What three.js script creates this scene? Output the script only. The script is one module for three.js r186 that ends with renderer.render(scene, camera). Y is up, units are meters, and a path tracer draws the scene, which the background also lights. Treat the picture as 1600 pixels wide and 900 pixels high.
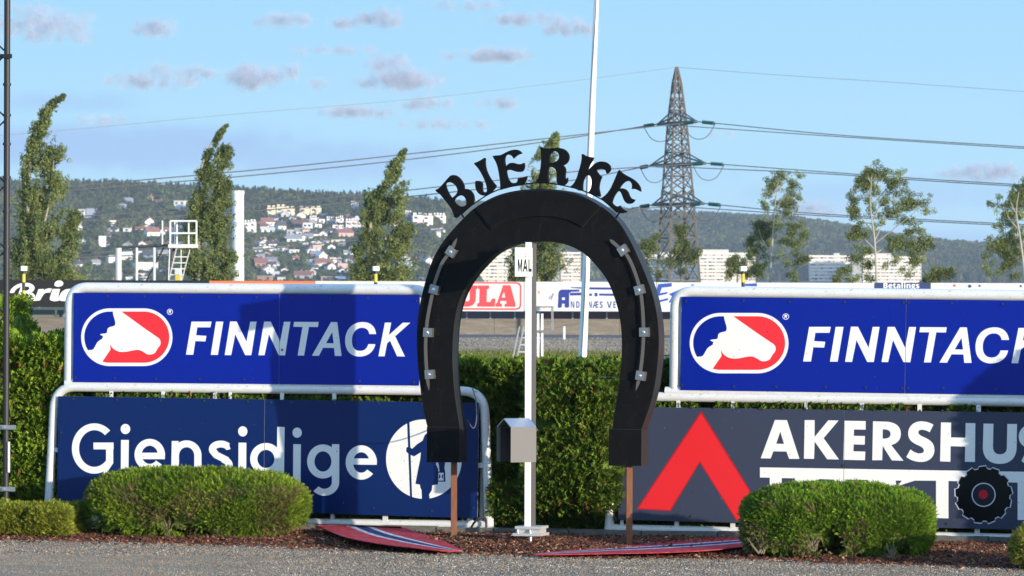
import * as THREE from 'three';
import { mergeGeometries } from 'three/addons/utils/BufferGeometryUtils.js';
import { ImprovedNoise } from 'three/addons/math/ImprovedNoise.js';

// ---------------------------------------------------------------- camera
const RAD = Math.PI / 180, YAW = 15.5 * RAD, FOCAL = 8000, DIST = 46, EYE = 2.44;   // FOCAL in pixels of a 1600 px wide frame
const scene = new THREE.Scene();
const camera = new THREE.PerspectiveCamera(2 * Math.atan(450 / FOCAL) / RAD, 16 / 9, 1, 20000);
camera.position.set(DIST * Math.sin(YAW), EYE, DIST * Math.cos(YAW));
camera.lookAt(0, EYE - DIST * 30 / FOCAL, 0);
camera.rotateZ(0.2 * RAD);
camera.updateMatrixWorld(true);
camera.focus = DIST - 0.6;
camera.userData.fStop = 15;

// ---------------------------------------------------------------- sun, sky, exposure
const SUN_AZ = 57.3 * RAD, SUN_EL = 7.9 * RAD;   // azimuth from the signs' normal (+z) towards +x
const sunDir = new THREE.Vector3(Math.sin(SUN_AZ) * Math.cos(SUN_EL), Math.sin(SUN_EL), Math.cos(SUN_AZ) * Math.cos(SUN_EL));
const sun = new THREE.DirectionalLight(new THREE.Color().setRGB(1, 0.87, 0.69), 5);
sun.position.copy(sunDir).multiplyScalar(200);
sun.castShadow = true;
sun.shadow.mapSize.set(4096, 4096);
Object.assign(sun.shadow.camera, { left: -14, right: 14, top: 14, bottom: -14, near: 1, far: 500 });
sun.shadow.radius = 1;
scene.add(sun, sun.target);

const renderer = new THREE.WebGLRenderer({ antialias: true });
renderer.toneMapping = THREE.LinearToneMapping;
renderer.toneMappingExposure = 1.2;
renderer.shadowMap.enabled = true;
renderer.setSize(1024, 576);

const perlin = new ImprovedNoise();
const clamp = (x, a = 0, b = 1) => Math.min(b, Math.max(a, x));
const smooth = (a, b, x) => { const t = clamp((x - a) / (b - a)); return t * t * (3 - 2 * t); };
const lerp = (a, b, t) => a + (b - a) * t;
function fbm(x, y, z, octaves) { let s = 0, a = 0.5; for (let i = 0; i < octaves; i++) { s += a * perlin.noise(x, y, z); x *= 2.03; y *= 2.03; z *= 2.03; a *= 0.5; } return s; }
function table(list, x) {   // piecewise linear
  if (x <= list[0][0]) return list[0][1];
  for (let i = 1; i < list.length; i++) if (x <= list[i][0]) return lerp(list[i - 1][1], list[i][1], (x - list[i - 1][0]) / (list[i][0] - list[i - 1][0]));
  return list[list.length - 1][1];
}
// clear evening air with a scatter of small flat lavender clouds
const skyCol = [[0, [0.43, 0.69, 0.86]], [1.5, [0.385, 0.655, 0.855]], [3.2, [0.325, 0.605, 0.84]], [12, [0.31, 0.615, 0.95]], [40, [0.28, 0.58, 1.05]], [90, [0.20, 0.45, 0.93]]];
// cloud patches: azimuth and height in frame pixels of the horizon they float over, half sizes, strength
const puffs = [[70, 42, 75, 32, 0.5], [245, 45, 40, 13, 0.55], [440, 33, 50, 9, 0.6], [590, 31, 42, 14, 0.75], [535, 38, 25, 7, 0.5], [525, 79, 75, 5, 0.4], [235, 128, 70, 13, 0.5], [252, 110, 18, 9, 0.4],
  [308, 113, 32, 8, 0.6], [395, 123, 42, 20, 0.85], [452, 112, 22, 12, 0.4], [497, 129, 13, 8, 0.6], [625, 127, 62, 17, 0.95], [610, 98, 36, 12, 0.55], [555, 176, 60, 9, 0.75], [665, 163, 50, 8, 0.45],
  [700, 195, 75, 5, 0.45], [775, 88, 52, 11, 0.95], [700, 88, 14, 6, 0.5], [815, 30, 55, 9, 0.75], [893, 44, 42, 12, 0.7], [730, 8, 60, 7, 0.4], [780, 163, 30, 7, 0.35], [90, 163, 130, 8, 0.5], [160, 188, 60, 5, 0.35],
  [180, 232, 280, 30, 0.75], [520, 252, 190, 24, 0.55], [900, 270, 240, 16, 0.3], [1400, 300, 220, 18, 0.35], [1540, 271, 75, 13, 0.7], [1400, 280, 40, 8, 0.3], [1270, 328, 60, 13, 0.45], [1480, 372, 110, 12, 0.45], [1130, 212, 30, 6, 0.3], [1330, 172, 14, 4, 0.2]];
function skyTexture() {
  const W = 4096, Hh = 2048, data = new Float32Array(W * Hh * 4), cross = new THREE.Vector3();
  for (let r = 0; r < Hh; r++) {
    const el = ((r + 0.5) / Hh - 0.5) * 180, y = Math.sin(el * RAD), c = Math.cos(el * RAD);
    let i = 0; while (i < skyCol.length - 2 && el > skyCol[i + 1][0]) i++;
    const t = clamp((el - skyCol[i][0]) / (skyCol[i + 1][0] - skyCol[i][0])), base = skyCol[i][1].map((v, k) => lerp(v, skyCol[i + 1][1][k], t));
    for (let q = 0; q < W; q++) {
      const o = (r * W + q) * 4;
      data[o + 3] = 1;
      if (el < -0.2) { data[o] = 0.16; data[o + 1] = 0.17; data[o + 2] = 0.16; continue; }
      const az = ((q + 0.5) / W - 0.5) * 2 * Math.PI, x = Math.cos(az) * c, z = Math.sin(az) * c;
      // scattered cloud field all round
      let cloud = 0;
      const off = Math.atan2(x * Math.cos(YAW) - z * Math.sin(YAW), -(x * Math.sin(YAW) + z * Math.cos(YAW)));   // angle to the right of the lens axis
      if (Math.abs(off) < 9 * RAD && el < 4.5) {
        const px = 800 + off * FOCAL, py = 420 - el * RAD * FOCAL;
        for (const [cx, cy, rx, ry, a] of puffs) {
          if (rx < 100) continue;
          const dx = (px - cx) / (rx * 1.15), dy = (py - cy) / (ry * 1.25), d = dx * dx + dy * dy;
          if (d < 3) cloud = Math.max(cloud, Math.min(1, a * 1.15) * smooth(1.35, 0.35, d + 1.3 * fbm(px / 34, py / 15, 3, 3)));
        }
      } else {
        const h = 1 / (y + 0.06), n = fbm(x * h * 1.6, z * h * 1.6, 7.3, 4);
        cloud = 0.75 * smooth(0.10, 0.42, n);
      }
      const lit = [0.375, 0.475, 0.72];
      const s = x * sunDir.x + y * sunDir.y + z * sunDir.z, glow = Math.exp((s - 1) * 26) * 1.3 + Math.exp((s - 1) * 4) * 0.42;
      const k = cloud * 0.9;
      data[o] = lerp(base[0], lit[0] * 0.84, k) + glow; data[o + 1] = lerp(base[1], lit[1], k) + glow * 0.8; data[o + 2] = lerp(base[2], lit[2] * 1.08, k) + glow * 0.52;
    }
  }
  const tex = new THREE.DataTexture(data, W, Hh, THREE.RGBAFormat, THREE.FloatType);
  tex.mapping = THREE.EquirectangularReflectionMapping;
  tex.magFilter = THREE.LinearFilter;
  tex.needsUpdate = true;
  return tex;
}
scene.background = scene.environment = skyTexture();
scene.fog = new THREE.FogExp2(new THREE.Color().setRGB(0.72, 0.83, 1.0), 0.000065);

// ---------------------------------------------------------------- helpers
function rng(seed) { let s = seed | 0; return () => { s = (s + 0x6d2b79f5) | 0; let t = Math.imul(s ^ (s >>> 15), 1 | s); t = (t + Math.imul(t ^ (t >>> 7), 61 | t)) ^ t; return ((t ^ (t >>> 14)) >>> 0) / 4294967296; }; }
const V = (x, y, z) => new THREE.Vector3(x, y, z);
const ray = (px, py) => V((px - 800) / FOCAL, (450 - py) / FOCAL, -1).applyQuaternion(camera.quaternion);
const at = (px, py, depth) => ray(px, py).multiplyScalar(depth).add(camera.position);          // a measured point at a given distance
const S = (px, py, z = 0) => { const d = ray(px, py); return d.multiplyScalar((z - camera.position.z) / d.z).add(camera.position); };   // on the plane parallel to the signs, z metres before them
const G = (px, py, y = 0) => { const d = ray(px, py); return d.multiplyScalar((y - camera.position.y) / d.y).add(camera.position); };   // on the ground
const onPlane = (px, py, p, n) => { const d = ray(px, py); return d.multiplyScalar(p.clone().sub(camera.position).dot(n) / d.dot(n)).add(camera.position); };
const RIGHT = V(Math.cos(YAW), 0, -Math.sin(YAW)), AHEAD = V(-Math.sin(YAW), 0, -Math.cos(YAW)), FOOT = V(camera.position.x, 0, camera.position.z);
const far = (X, y, Z) => FOOT.clone().addScaledVector(RIGHT, X).addScaledVector(AHEAD, Z).setY(y);   // X metres aside, Z metres ahead

const used = {};
function numbered(name) { used[name] = (used[name] ?? -1) + 1; return used[name] ? name + '_' + String(used[name]).padStart(3, '0') : name; }
function thing(name, label, category, pos = V(0, 0, 0), turn = 0, group) {
  const o = new THREE.Group();
  o.name = numbered(name); o.position.copy(pos); o.rotation.y = turn;
  o.userData = { label, category };
  if (group) o.userData.group = group;
  scene.add(o); o.updateMatrixWorld(true);
  return o;
}
const rootOf = (o) => { while (o.parent && o.parent !== scene) o = o.parent; return o; };
function part(parent, name, geo, mat, label) {          // geometry in world coordinates
  geo.applyMatrix4(rootOf(parent).matrixWorld.clone().invert());
  const m = new THREE.Mesh(geo, mat);
  m.name = name; if (label) m.userData.label = label;
  parent.add(m);
  return m;
}
function piece(parent, name, geo, mat, pos, rot) {      // shared geometry placed in the parent's own axes
  const m = new THREE.Mesh(geo, mat); m.name = name; m.position.copy(pos); if (rot) m.rotation.set(...rot);
  parent.add(m); return m;
}
function single(name, geo, mat, label, category, extra = {}) {
  geo.computeBoundingBox();
  const b = geo.boundingBox, p = V((b.min.x + b.max.x) / 2, Math.min(b.min.y, 1e9), (b.min.z + b.max.z) / 2);
  geo.translate(-p.x, -p.y, -p.z);
  const m = new THREE.Mesh(geo, mat); m.name = numbered(name); m.position.copy(p);
  m.userData = { label, category, ...extra };
  scene.add(m); return m;
}
function structure(name, geo, mat, label) { const m = new THREE.Mesh(geo, mat); m.name = numbered(name); m.userData = { kind: 'structure', label }; scene.add(m); m.updateMatrixWorld(true); return m; }
const mats = {};
function mat(r, g, b, roughness = 0.7, metalness = 0, more = {}) {
  const key = [r, g, b, roughness, metalness, JSON.stringify(more)].join();
  return mats[key] ??= new THREE.MeshPhysicalMaterial({ color: new THREE.Color().setRGB(r, g, b), roughness, metalness, ...more });
}
const css = (c, roughness = 0.6, metalness = 0, more = {}) => { const k = new THREE.Color(c); return mat(k.r, k.g, k.b, roughness, metalness, more); };
const merge = (list) => mergeGeometries(list.map((g) => (g.index ? g.toNonIndexed() : g)));
const UPV = V(0, 1, 0);
function bar(a, b, w, h = w) {                           // a square bar from a to b
  const d = b.clone().sub(a), L = d.length();
  const g = new THREE.BoxGeometry(w, L, h);
  g.applyQuaternion(new THREE.Quaternion().setFromUnitVectors(UPV, d.normalize()));
  return g.translate((a.x + b.x) / 2, (a.y + b.y) / 2, (a.z + b.z) / 2);
}
function rod(a, b, r0, r1 = r0, seg = 8) {
  const d = b.clone().sub(a), L = d.length();
  const g = new THREE.CylinderGeometry(r1, r0, L, seg);
  g.applyQuaternion(new THREE.Quaternion().setFromUnitVectors(UPV, d.normalize()));
  return g.translate((a.x + b.x) / 2, (a.y + b.y) / 2, (a.z + b.z) / 2);
}
function box(x0, x1, y0, y1, z0, z1) { return new THREE.BoxGeometry(x1 - x0, y1 - y0, z1 - z0).translate((x0 + x1) / 2, (y0 + y1) / 2, (z0 + z1) / 2); }
function tube(points, r, seg = 64, radial = 10) { return new THREE.TubeGeometry(new THREE.CatmullRomCurve3(points, false, 'centripetal'), seg, r, radial); }
function roundedPath(points, R) {                        // straight runs with rounded corners
  const path = new THREE.CurvePath();
  let from = points[0];
  for (let i = 1; i < points.length; i++) {
    if (i === points.length - 1) { path.add(new THREE.LineCurve3(from, points[i])); break; }
    const a = points[i].clone().sub(points[i - 1]).normalize(), b = points[i + 1].clone().sub(points[i]).normalize();
    const p = points[i].clone().addScaledVector(a, -R), q = points[i].clone().addScaledVector(b, R);
    path.add(new THREE.LineCurve3(from, p)); path.add(new THREE.QuadraticBezierCurve3(p, points[i], q)); from = q;
  }
  return path;
}
function pipe(points, r, R, seg = 160) { return new THREE.TubeGeometry(roundedPath(points, R), seg, r, 14); }
// outlines written as M L Q C Z with measured coordinates
function outline(text, map, out) {
  const t = text.match(/[MLQCZ]|-?\d+\.?\d*/g); let i = 0, cmd;
  const pt = () => map(parseFloat(t[i++]), parseFloat(t[i++]));
  while (i < t.length) {
    if (/[A-Z]/.test(t[i])) cmd = t[i++];
    if (cmd === 'Z') { out('Z'); continue; }
    const n = { M: 1, L: 1, Q: 2, C: 3 }[cmd], p = [];
    for (let k = 0; k < n; k++) p.push(...pt());
    out(cmd, p); if (cmd === 'M') cmd = 'L';
  }
}
function trace(ctx, text, map) {
  ctx.beginPath();
  outline(text, map, (c, p) => { if (c === 'M') ctx.moveTo(...p); else if (c === 'L') ctx.lineTo(...p); else if (c === 'Q') ctx.quadraticCurveTo(...p); else if (c === 'C') ctx.bezierCurveTo(...p); else ctx.closePath(); });
}
function shapeOf(text, map) {
  const paths = [];
  outline(text, map, (c, p) => {
    if (c === 'M') { paths.push(paths.length ? new THREE.Path() : new THREE.Shape()); paths[paths.length - 1].moveTo(...p); return; }
    const s = paths[paths.length - 1];
    if (c === 'L') s.lineTo(...p); else if (c === 'Q') s.quadraticCurveTo(...p); else if (c === 'C') s.bezierCurveTo(...p); else s.closePath();
  });
  paths[0].holes = paths.slice(1);
  return paths[0];
}
function noiseTexture(size, fn, srgb) {
  const d = new Uint8Array(size * size * 4);
  for (let y = 0; y < size; y++) for (let x = 0; x < size; x++) { const c = fn(x / size, y / size), o = (y * size + x) * 4; for (let k = 0; k < 3; k++) d[o + k] = clamp((c[k] ?? c) * 255, 0, 255); d[o + 3] = 255; }
  const t = new THREE.DataTexture(d, size, size); t.magFilter = THREE.LinearFilter; t.wrapS = t.wrapT = THREE.RepeatWrapping; t.generateMipmaps = true;
  if (srgb) t.colorSpace = THREE.SRGBColorSpace;
  t.needsUpdate = true; return t;
}
const tileNoise = (u, v, f, seed, oct = 4) => { const a = u * 2 * Math.PI, b = v * 2 * Math.PI, R = f / (2 * Math.PI); return fbm(Math.cos(a) * R + seed, Math.sin(a) * R + Math.cos(b) * R, Math.sin(b) * R + seed * 1.7, oct); };

// the small evening clouds: drifts of droplets far beyond the hills, thin at their edges
function buildClouds() {
  const R = rng(606), list = [], Z = 9000, k = Z / FOCAL, pos = [], flake = new THREE.BufferGeometry();
  for (let i = 0; i < 330; i++) {                         // one drift: many specks within a few metres
    const c = V(R() + R() + R() - 1.5, R() + R() + R() - 1.5, R() + R() + R() - 1.5).multiplyScalar(7.5), e = new THREE.Euler(R() * 6, R() * 6, R() * 6), s = 0.115 + 0.1 * R();
    for (const [a, b] of [[-1, -1], [1, -1], [1, 1], [-1, -1], [1, 1], [-1, 1]]) { const q = V(a * s, b * s, 0).applyEuler(e).add(c); pos.push(q.x, q.y, q.z); }
  }
  flake.setAttribute('position', new THREE.Float32BufferAttribute(pos, 3)); flake.computeVertexNormals();
  for (const [cx, cy, rx, ry, a] of puffs) {
    if (rx >= 100) continue;
    const n = Math.round(rx * ry * 4 * 1.7 * 0.15);
    for (let i = 0; i < n; i++) {
      const dx = (R() - 0.5) * 3.1, dy = (R() - 0.5) * 2.9, px = cx + dx * rx, py = cy + dy * ry, f = fbm(px / 26, py / 11, cx * 0.1, 4), d = dx * dx * 0.9 + dy * dy * (dy > 0 ? 1.5 : 0.8) + 1.15 * f;
      if (R() > a * smooth(1.35, -0.15, d) * 1.05) continue;
      const p = at(px, py, Z).addScaledVector(AHEAD, (R() - 0.5) * ry * 3 * k), s = k * (0.8 + 0.5 * R());
      list.push([p, new THREE.Quaternion().setFromEuler(new THREE.Euler(R() * 6, R() * 6, R() * 6)), V(s, s, s), null]);
    }
  }
  instanced(scene, 'cloud', flake, mat(0.52, 0.545, 0.65, 1, 0, { specularIntensity: 0 }), list, { label: 'small grey-mauve clouds drifting in the evening sky', category: 'clouds' });  // bluish tint puts distant air and shading into the cloud colour
}
// ---------------------------------------------------------------- surfaces
const grime = noiseTexture(512, (u, v) => {
  const n = tileNoise(u, v, 6, 1.3, 4), f = tileNoise(u, v, 46, 5.1, 3);
  let k = 0.82 + 0.05 * n + 0.03 * f;
  const spot = tileNoise(u, v, 70, 9.7, 2);
  if (spot > 0.33) k *= 0.62;
  const rust = smooth(0.34, 0.42, tileNoise(u, v, 22, 3.9, 3));
  return [k * (1 - 0.12 * rust), k * (1 - 0.3 * rust), k * (1 - 0.45 * rust)];
}, true);
function whitePaint(ru, rv) {
  const t = grime.clone(); t.repeat.set(ru, rv); t.needsUpdate = true;
  return new THREE.MeshPhysicalMaterial({ color: new THREE.Color().setRGB(1.08, 1.08, 1.06), map: t, roughness: 0.42 });
}
const WHITE = whitePaint(1, 1), WHITE_LONG = whitePaint(6, 1);
const DARKBOLT = mat(0.05, 0.05, 0.055, 0.45, 0.4), STEEL = mat(0.56, 0.57, 0.58, 0.34, 0.9), GALV = mat(0.42, 0.43, 0.44, 0.5, 0.75);

// ---------------------------------------------------------------- the ground
const concreteTex = noiseTexture(512, (u, v) => { const k = 0.62 + 0.16 * tileNoise(u, v, 8, 2.2, 5) + 0.22 * tileNoise(u, v, 90, 4.4, 2); return [k * 0.99, k * 0.965, k * 0.92]; }, true);
const gravelTex = noiseTexture(1024, (u, v) => { const k = 0.54 + 0.10 * tileNoise(u, v, 6, 8.2, 4) + 0.42 * tileNoise(u, v, 150, 1.4, 3); return [k, k * 0.93, k * 0.81]; }, true);
const gravelBump = noiseTexture(1024, (u, v) => 0.5 + 0.9 * tileNoise(u, v, 160, 6.6, 3));
function ground(corners, y, name, material, label, metres = 3) {
  const g = new THREE.BufferGeometry(), p = [], uv = [];
  for (const c of corners) { p.push(c.x, y, c.z); uv.push(c.x / metres, c.z / metres); }
  g.setAttribute('position', new THREE.Float32BufferAttribute(p, 3));
  g.setAttribute('uv', new THREE.Float32BufferAttribute(uv, 2));
  const idx = []; for (let i = 1; i < corners.length - 1; i++) idx.push(0, i, i + 1);
  g.setIndex(idx); g.computeVertexNormals();
  if (g.attributes.normal.getY(0) < 0) { const a = g.index.array; for (let i = 0; i < a.length; i += 3) { const t = a[i]; a[i] = a[i + 1]; a[i + 1] = t; } g.computeVertexNormals(); }
  return structure(name, g, material, label);
}
const turfTex = noiseTexture(512, (u, v) => { const k = 0.36 + 0.2 * tileNoise(u, v, 9, 3.3, 5); return [k * 0.98, k * 1.08, k * 0.62]; }, true);
const strip = (z0, z1, w) => [far(-w, 0, z0), far(w, 0, z0), far(w, 0, z1), far(-w, 0, z1)];
const valley = (Z) => -0.03 - 10 * smooth(420, 1250, Z);   // the land falls away behind the track
{
  const g = new THREE.PlaneGeometry(1, 1, 8, 60), p = g.attributes.position, uv = g.attributes.uv;
  for (let i = 0; i < p.count; i++) { const t = p.getY(i) + 0.5, Z = t < 0.5 ? lerp(-300, 420, t * 2) : lerp(420, 6500, Math.pow(t * 2 - 1, 1.6)), q = far(p.getX(i) * 3800, valley(Z), Z); p.setXYZ(i, q.x, q.y, q.z); uv.setXY(i, q.x / 7, q.z / 7); }
  g.computeVertexNormals();
  structure('ground', g, new THREE.MeshStandardMaterial({ map: turfTex, roughness: 1 }), 'grassy land around the trotting track');
}
const gravelMat = new THREE.MeshStandardMaterial({ map: gravelTex, bumpMap: gravelBump, bumpScale: 0.012, roughness: 0.95 });
ground([V(-40, 0, -2), V(40, 0, -2), V(40, 0, 60), V(-40, 0, 60)], 0, 'racetrack', gravelMat, 'grey gravel of the home straight in front of the signs', 2.5);
// opposite straight: rolled sand, a darker band below the wall
const farSand = new THREE.MeshStandardMaterial({ map: concreteTex, color: new THREE.Color().setRGB(0.72, 0.65, 0.55), bumpMap: gravelBump, bumpScale: 0.05, roughness: 1 });
ground(strip(146, 179.5, 120), -0.004, 'far_track', farSand, 'pale gravel of the opposite straight', 9);
ground(strip(179.5, 190, 120), 0.002, 'far_track_edge', mat(0.085, 0.085, 0.09, 0.95), 'dark strip along the far wall');

// kerb of rough concrete stones under the signs
const kerb = new THREE.Group(); kerb.name = 'kerb'; kerb.userData = { kind: 'structure', label: 'low kerb of grey concrete stones under the sign frames' }; scene.add(kerb); kerb.updateMatrixWorld(true);
{
  const R = rng(5), cm = [0.9, 1, 0.8].map((k) => new THREE.MeshStandardMaterial({ map: concreteTex, color: new THREE.Color().setRGB(k * 0.72, k * 0.72, k * 0.70), bumpMap: gravelBump, bumpScale: 0.01, roughness: 0.95 }));
  let x = -5.4;
  while (x < 7.6) {
    const L = 0.48 + R() * 0.22, y = 0.108 + R() * 0.012, g = new THREE.BoxGeometry(L - 0.012, 0.22, 0.15, 6, 3, 3);
    const p = g.attributes.position;
    for (let i = 0; i < p.count; i++) { const n = 0.008 * perlin.noise(p.getX(i) * 9 + x * 7, p.getY(i) * 14, p.getZ(i) * 14); p.setXYZ(i, p.getX(i) + n, p.getY(i) + n, p.getZ(i) + n * 1.5); }
    g.computeVertexNormals(); g.translate(x + L / 2, y - 0.11, 0.005);
    part(kerb, 'kerb_stone', g, cm[Math.floor(R() * 3)]);
    x += L;
  }
}
// planting bed with bark mulch; its edge towards the track runs at a slant
const edgePts = [[-200, 840], [0, 843], [150, 846], [300, 850], [420, 853], [560, 858], [700, 864], [800, 867.5], [900, 870], [1000, 871], [1100, 872], [1200, 874], [1300, 879], [1450, 883], [1600, 888], [1900, 894]].map(([px, py]) => G(px, py, 0)).map((p) => [p.x, p.z]);
const bedEdge = (x) => table(edgePts, x) + 0.05 * perlin.noise(x * 2.3, 3.3, 0) + 0.03 * perlin.noise(x * 7.3, 1.3, 0);
const bedHeight = (x, z, rough = 0.009) => {
  const e = bedEdge(x), t = clamp(z / e), rise = clamp((e - z) / 0.35);
  return lerp(-0.02, 0.008 + 0.05 * Math.pow(1 - t, 0.7) + 0.035 * smooth(-1.1, -0.2, x) * smooth(1.6, 0.6, x) * smooth(0.3, 0.8, z) * smooth(e - 0.1, e - 0.7, z), smooth(0, 1, rise)) + rough * perlin.noise(x * 5, z * 5, 0.3);
};
{
  const nx = 260, nz = 40, p = [], uv = [], idx = [];
  for (let i = 0; i <= nx; i++) for (let j = 0; j <= nz; j++) { const x = lerp(-6.5, 8.5, i / nx), e = bedEdge(x), z = lerp(0.05, e, j / nz); p.push(x, bedHeight(x, z), z); uv.push(x, z); }
  for (let i = 0; i < nx; i++) for (let j = 0; j < nz; j++) { const a = i * (nz + 1) + j, b = a + nz + 1; idx.push(a, a + 1, b, a + 1, b + 1, b); }
  const g = new THREE.BufferGeometry(); g.setAttribute('position', new THREE.Float32BufferAttribute(p, 3)); g.setAttribute('uv', new THREE.Float32BufferAttribute(uv, 2)); g.setIndex(idx); g.computeVertexNormals();
  const mt = noiseTexture(512, (u, v) => { const k = 0.3 + 0.35 * tileNoise(u, v, 60, 2.9, 3); return [k * 0.95, k * 0.6, k * 0.45]; }, true);
  structure('planting_bed', g, new THREE.MeshStandardMaterial({ map: mt, roughness: 1, bumpMap: gravelBump, bumpScale: 0.02 }), 'brown bed of earth under the bark mulch');
}
const M4 = new THREE.Matrix4(), Q4 = new THREE.Quaternion(), E4 = new THREE.Euler(), C4 = new THREE.Color();
function instanced(parent, name, geo, material, list, extra) {           // list of [position, quaternion, scale vector, colour]
  const m = new THREE.InstancedMesh(geo, material, list.length);
  list.forEach(([p, q, s, c], i) => { m.setMatrixAt(i, M4.compose(p, q, s)); if (c) m.setColorAt(i, C4.setRGB(...c)); });
  m.name = parent === scene ? numbered(name) : name; m.userData = { kind: 'stuff', ...extra };
  parent.add(m); return m;
}
const TINT = new THREE.MeshStandardMaterial({ color: 0xffffff, roughness: 0.95 });
{
  const R = rng(11), chips = [0, 1, 2].map((k) => { const g = new THREE.BoxGeometry(1, 0.16, 0.42, 2, 1, 1), p = g.attributes.position; for (let i = 0; i < p.count; i++) p.setXYZ(i, p.getX(i) * (0.85 + 0.3 * perlin.noise(i * 1.7 + k, 2, 0)), p.getY(i) + 0.16 * perlin.noise(i * 0.9, k * 3.1, 1), p.getZ(i) * (0.8 + 0.7 * perlin.noise(i * 0.7, k, 5))); g.computeVertexNormals(); return g.toNonIndexed(); });
  chips.forEach((g) => g.computeVertexNormals());
  const lists = [[], [], []];
  for (let i = 0; i < 42000; i++) {
    const x = lerp(-5.6, 6.6, R()), e = bedEdge(x), spill = R() < 0.035, z = spill ? e + R() * R() * 0.55 : lerp(0.06, e + 0.05, R()), y = (spill ? 0 : Math.max(-0.005, bedHeight(x, z))) + R() * 0.012;
    const L = 0.022 + 0.05 * R() * R(), w = R(), k = 0.35 + 1.0 * R();
    const c = w < 0.1 ? [0.40 * k, 0.23 * k, 0.13 * k] : w < 0.3 ? [0.06 * k, 0.026 * k, 0.018 * k] : [0.16 * k, 0.056 * k, 0.028 * k];
    lists[i % 3].push([V(x, y, z), new THREE.Quaternion().setFromEuler(E4.set((R() - 0.5) * 1.3, R() * 6.3, (R() - 0.5) * 1.5)), V(L, L * (0.7 + R() * 0.6), L * (0.5 + R() * 0.8)), c]);
  }
  lists.forEach((l, k) => instanced(scene, 'bark_mulch', chips[k], TINT, l, { label: 'reddish brown bark mulch covering the bed under the signs', category: 'mulch' }));
  const stones = [0, 1, 2].map((k) => { const g = new THREE.IcosahedronGeometry(0.5, 0), p = g.attributes.position; for (let i = 0; i < p.count; i++) { const x = p.getX(i), y = p.getY(i), z = p.getZ(i), s = 0.8 + 0.5 * perlin.noise(x * 2.2 + k * 5, y * 2.2, z * 2.2); p.setXYZ(i, x * s * 1.2, y * s * 0.8, z * s); } g.computeVertexNormals(); return g; });
  const clods = [[], [], []];                             // raked lumps of the opposite straight, where it shows
  for (let i = 0; i < 42000; i++) {
    const Z = 147 + R() * 33, px = R() < 0.8 ? lerp(690, 1062, R()) : lerp(-10, 112, R()), s = 0.035 + 0.07 * R() * R(), k = 0.7 + 0.6 * R() + 0.3 * perlin.noise(Z * 0.25, px * 0.004, 2), p = far((px - 800) / FOCAL * Z, s * 0.1, Z);
    clods[i % 3].push([p, new THREE.Quaternion().setFromEuler(E4.set(R() * 6, R() * 6, R() * 6)), V(s, s * 0.6, s), [0.20 * k, 0.18 * k, 0.15 * k]]);
  }
  clods.forEach((l, k) => instanced(scene, 'raked_sand', stones[k], TINT, l, { label: 'raked lumps of pale sand on the opposite straight', category: 'sand' }));
  const sl = [[], [], []];
  for (let i = 0; i < 240000; i++) {
    const x = lerp(-5.6, 6.4, R()), e = bedEdge(x), z = e - 0.05 + Math.pow(R(), 1.15) * 5.6, n = perlin.noise(x * 1.1, z * 2.2, 4), loose = perlin.noise(x * 0.35, z * 0.9, 9);
    const tan = smooth(1.7, 2.3, z - e + loose * 1.2) * smooth(1.5, -3.5, x);
    if (z > e + 1.9 && R() < 0.12 + loose * 0.4) continue;
    const s = (0.005 + 0.0105 * Math.pow(R(), 2.6)) * (1 + 0.3 * n) * (1 - 0.3 * tan), w = tan > R() ? 0.34 + 0.3 * R() : R(), k = (0.42 + 0.74 * R()) * (1 + 0.25 * n);
    const c = w < 0.09 ? [0.56 * k, 0.52 * k, 0.46 * k] : w < 0.32 ? [0.09 * k, 0.088 * k, 0.088 * k] : w < 0.52 ? [0.38 * k, 0.27 * k, 0.165 * k] : [0.305 * k, 0.25 * k, 0.19 * k];
    sl[i % 3].push([V(x, s * 0.22, z), new THREE.Quaternion().setFromEuler(E4.set(R() * 6, R() * 6, R() * 6)), V(s, s, s), c]);
  }
  sl.forEach((l, k) => instanced(scene, 'loose_gravel', stones[k], TINT, l, { label: 'loose grey and tan gravel along the edge of the track', category: 'gravel' }));
}

// ---------------------------------------------------------------- the advertising signs
const boltGeo = new THREE.CylinderGeometry(0.009, 0.0105, 0.011, 8).rotateX(Math.PI / 2);
const ripple = noiseTexture(256, (u, v) => 0.5 + 0.5 * tileNoise(u, v, 5, 12.2, 2));   // thin sheet metal is never quite flat
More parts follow.
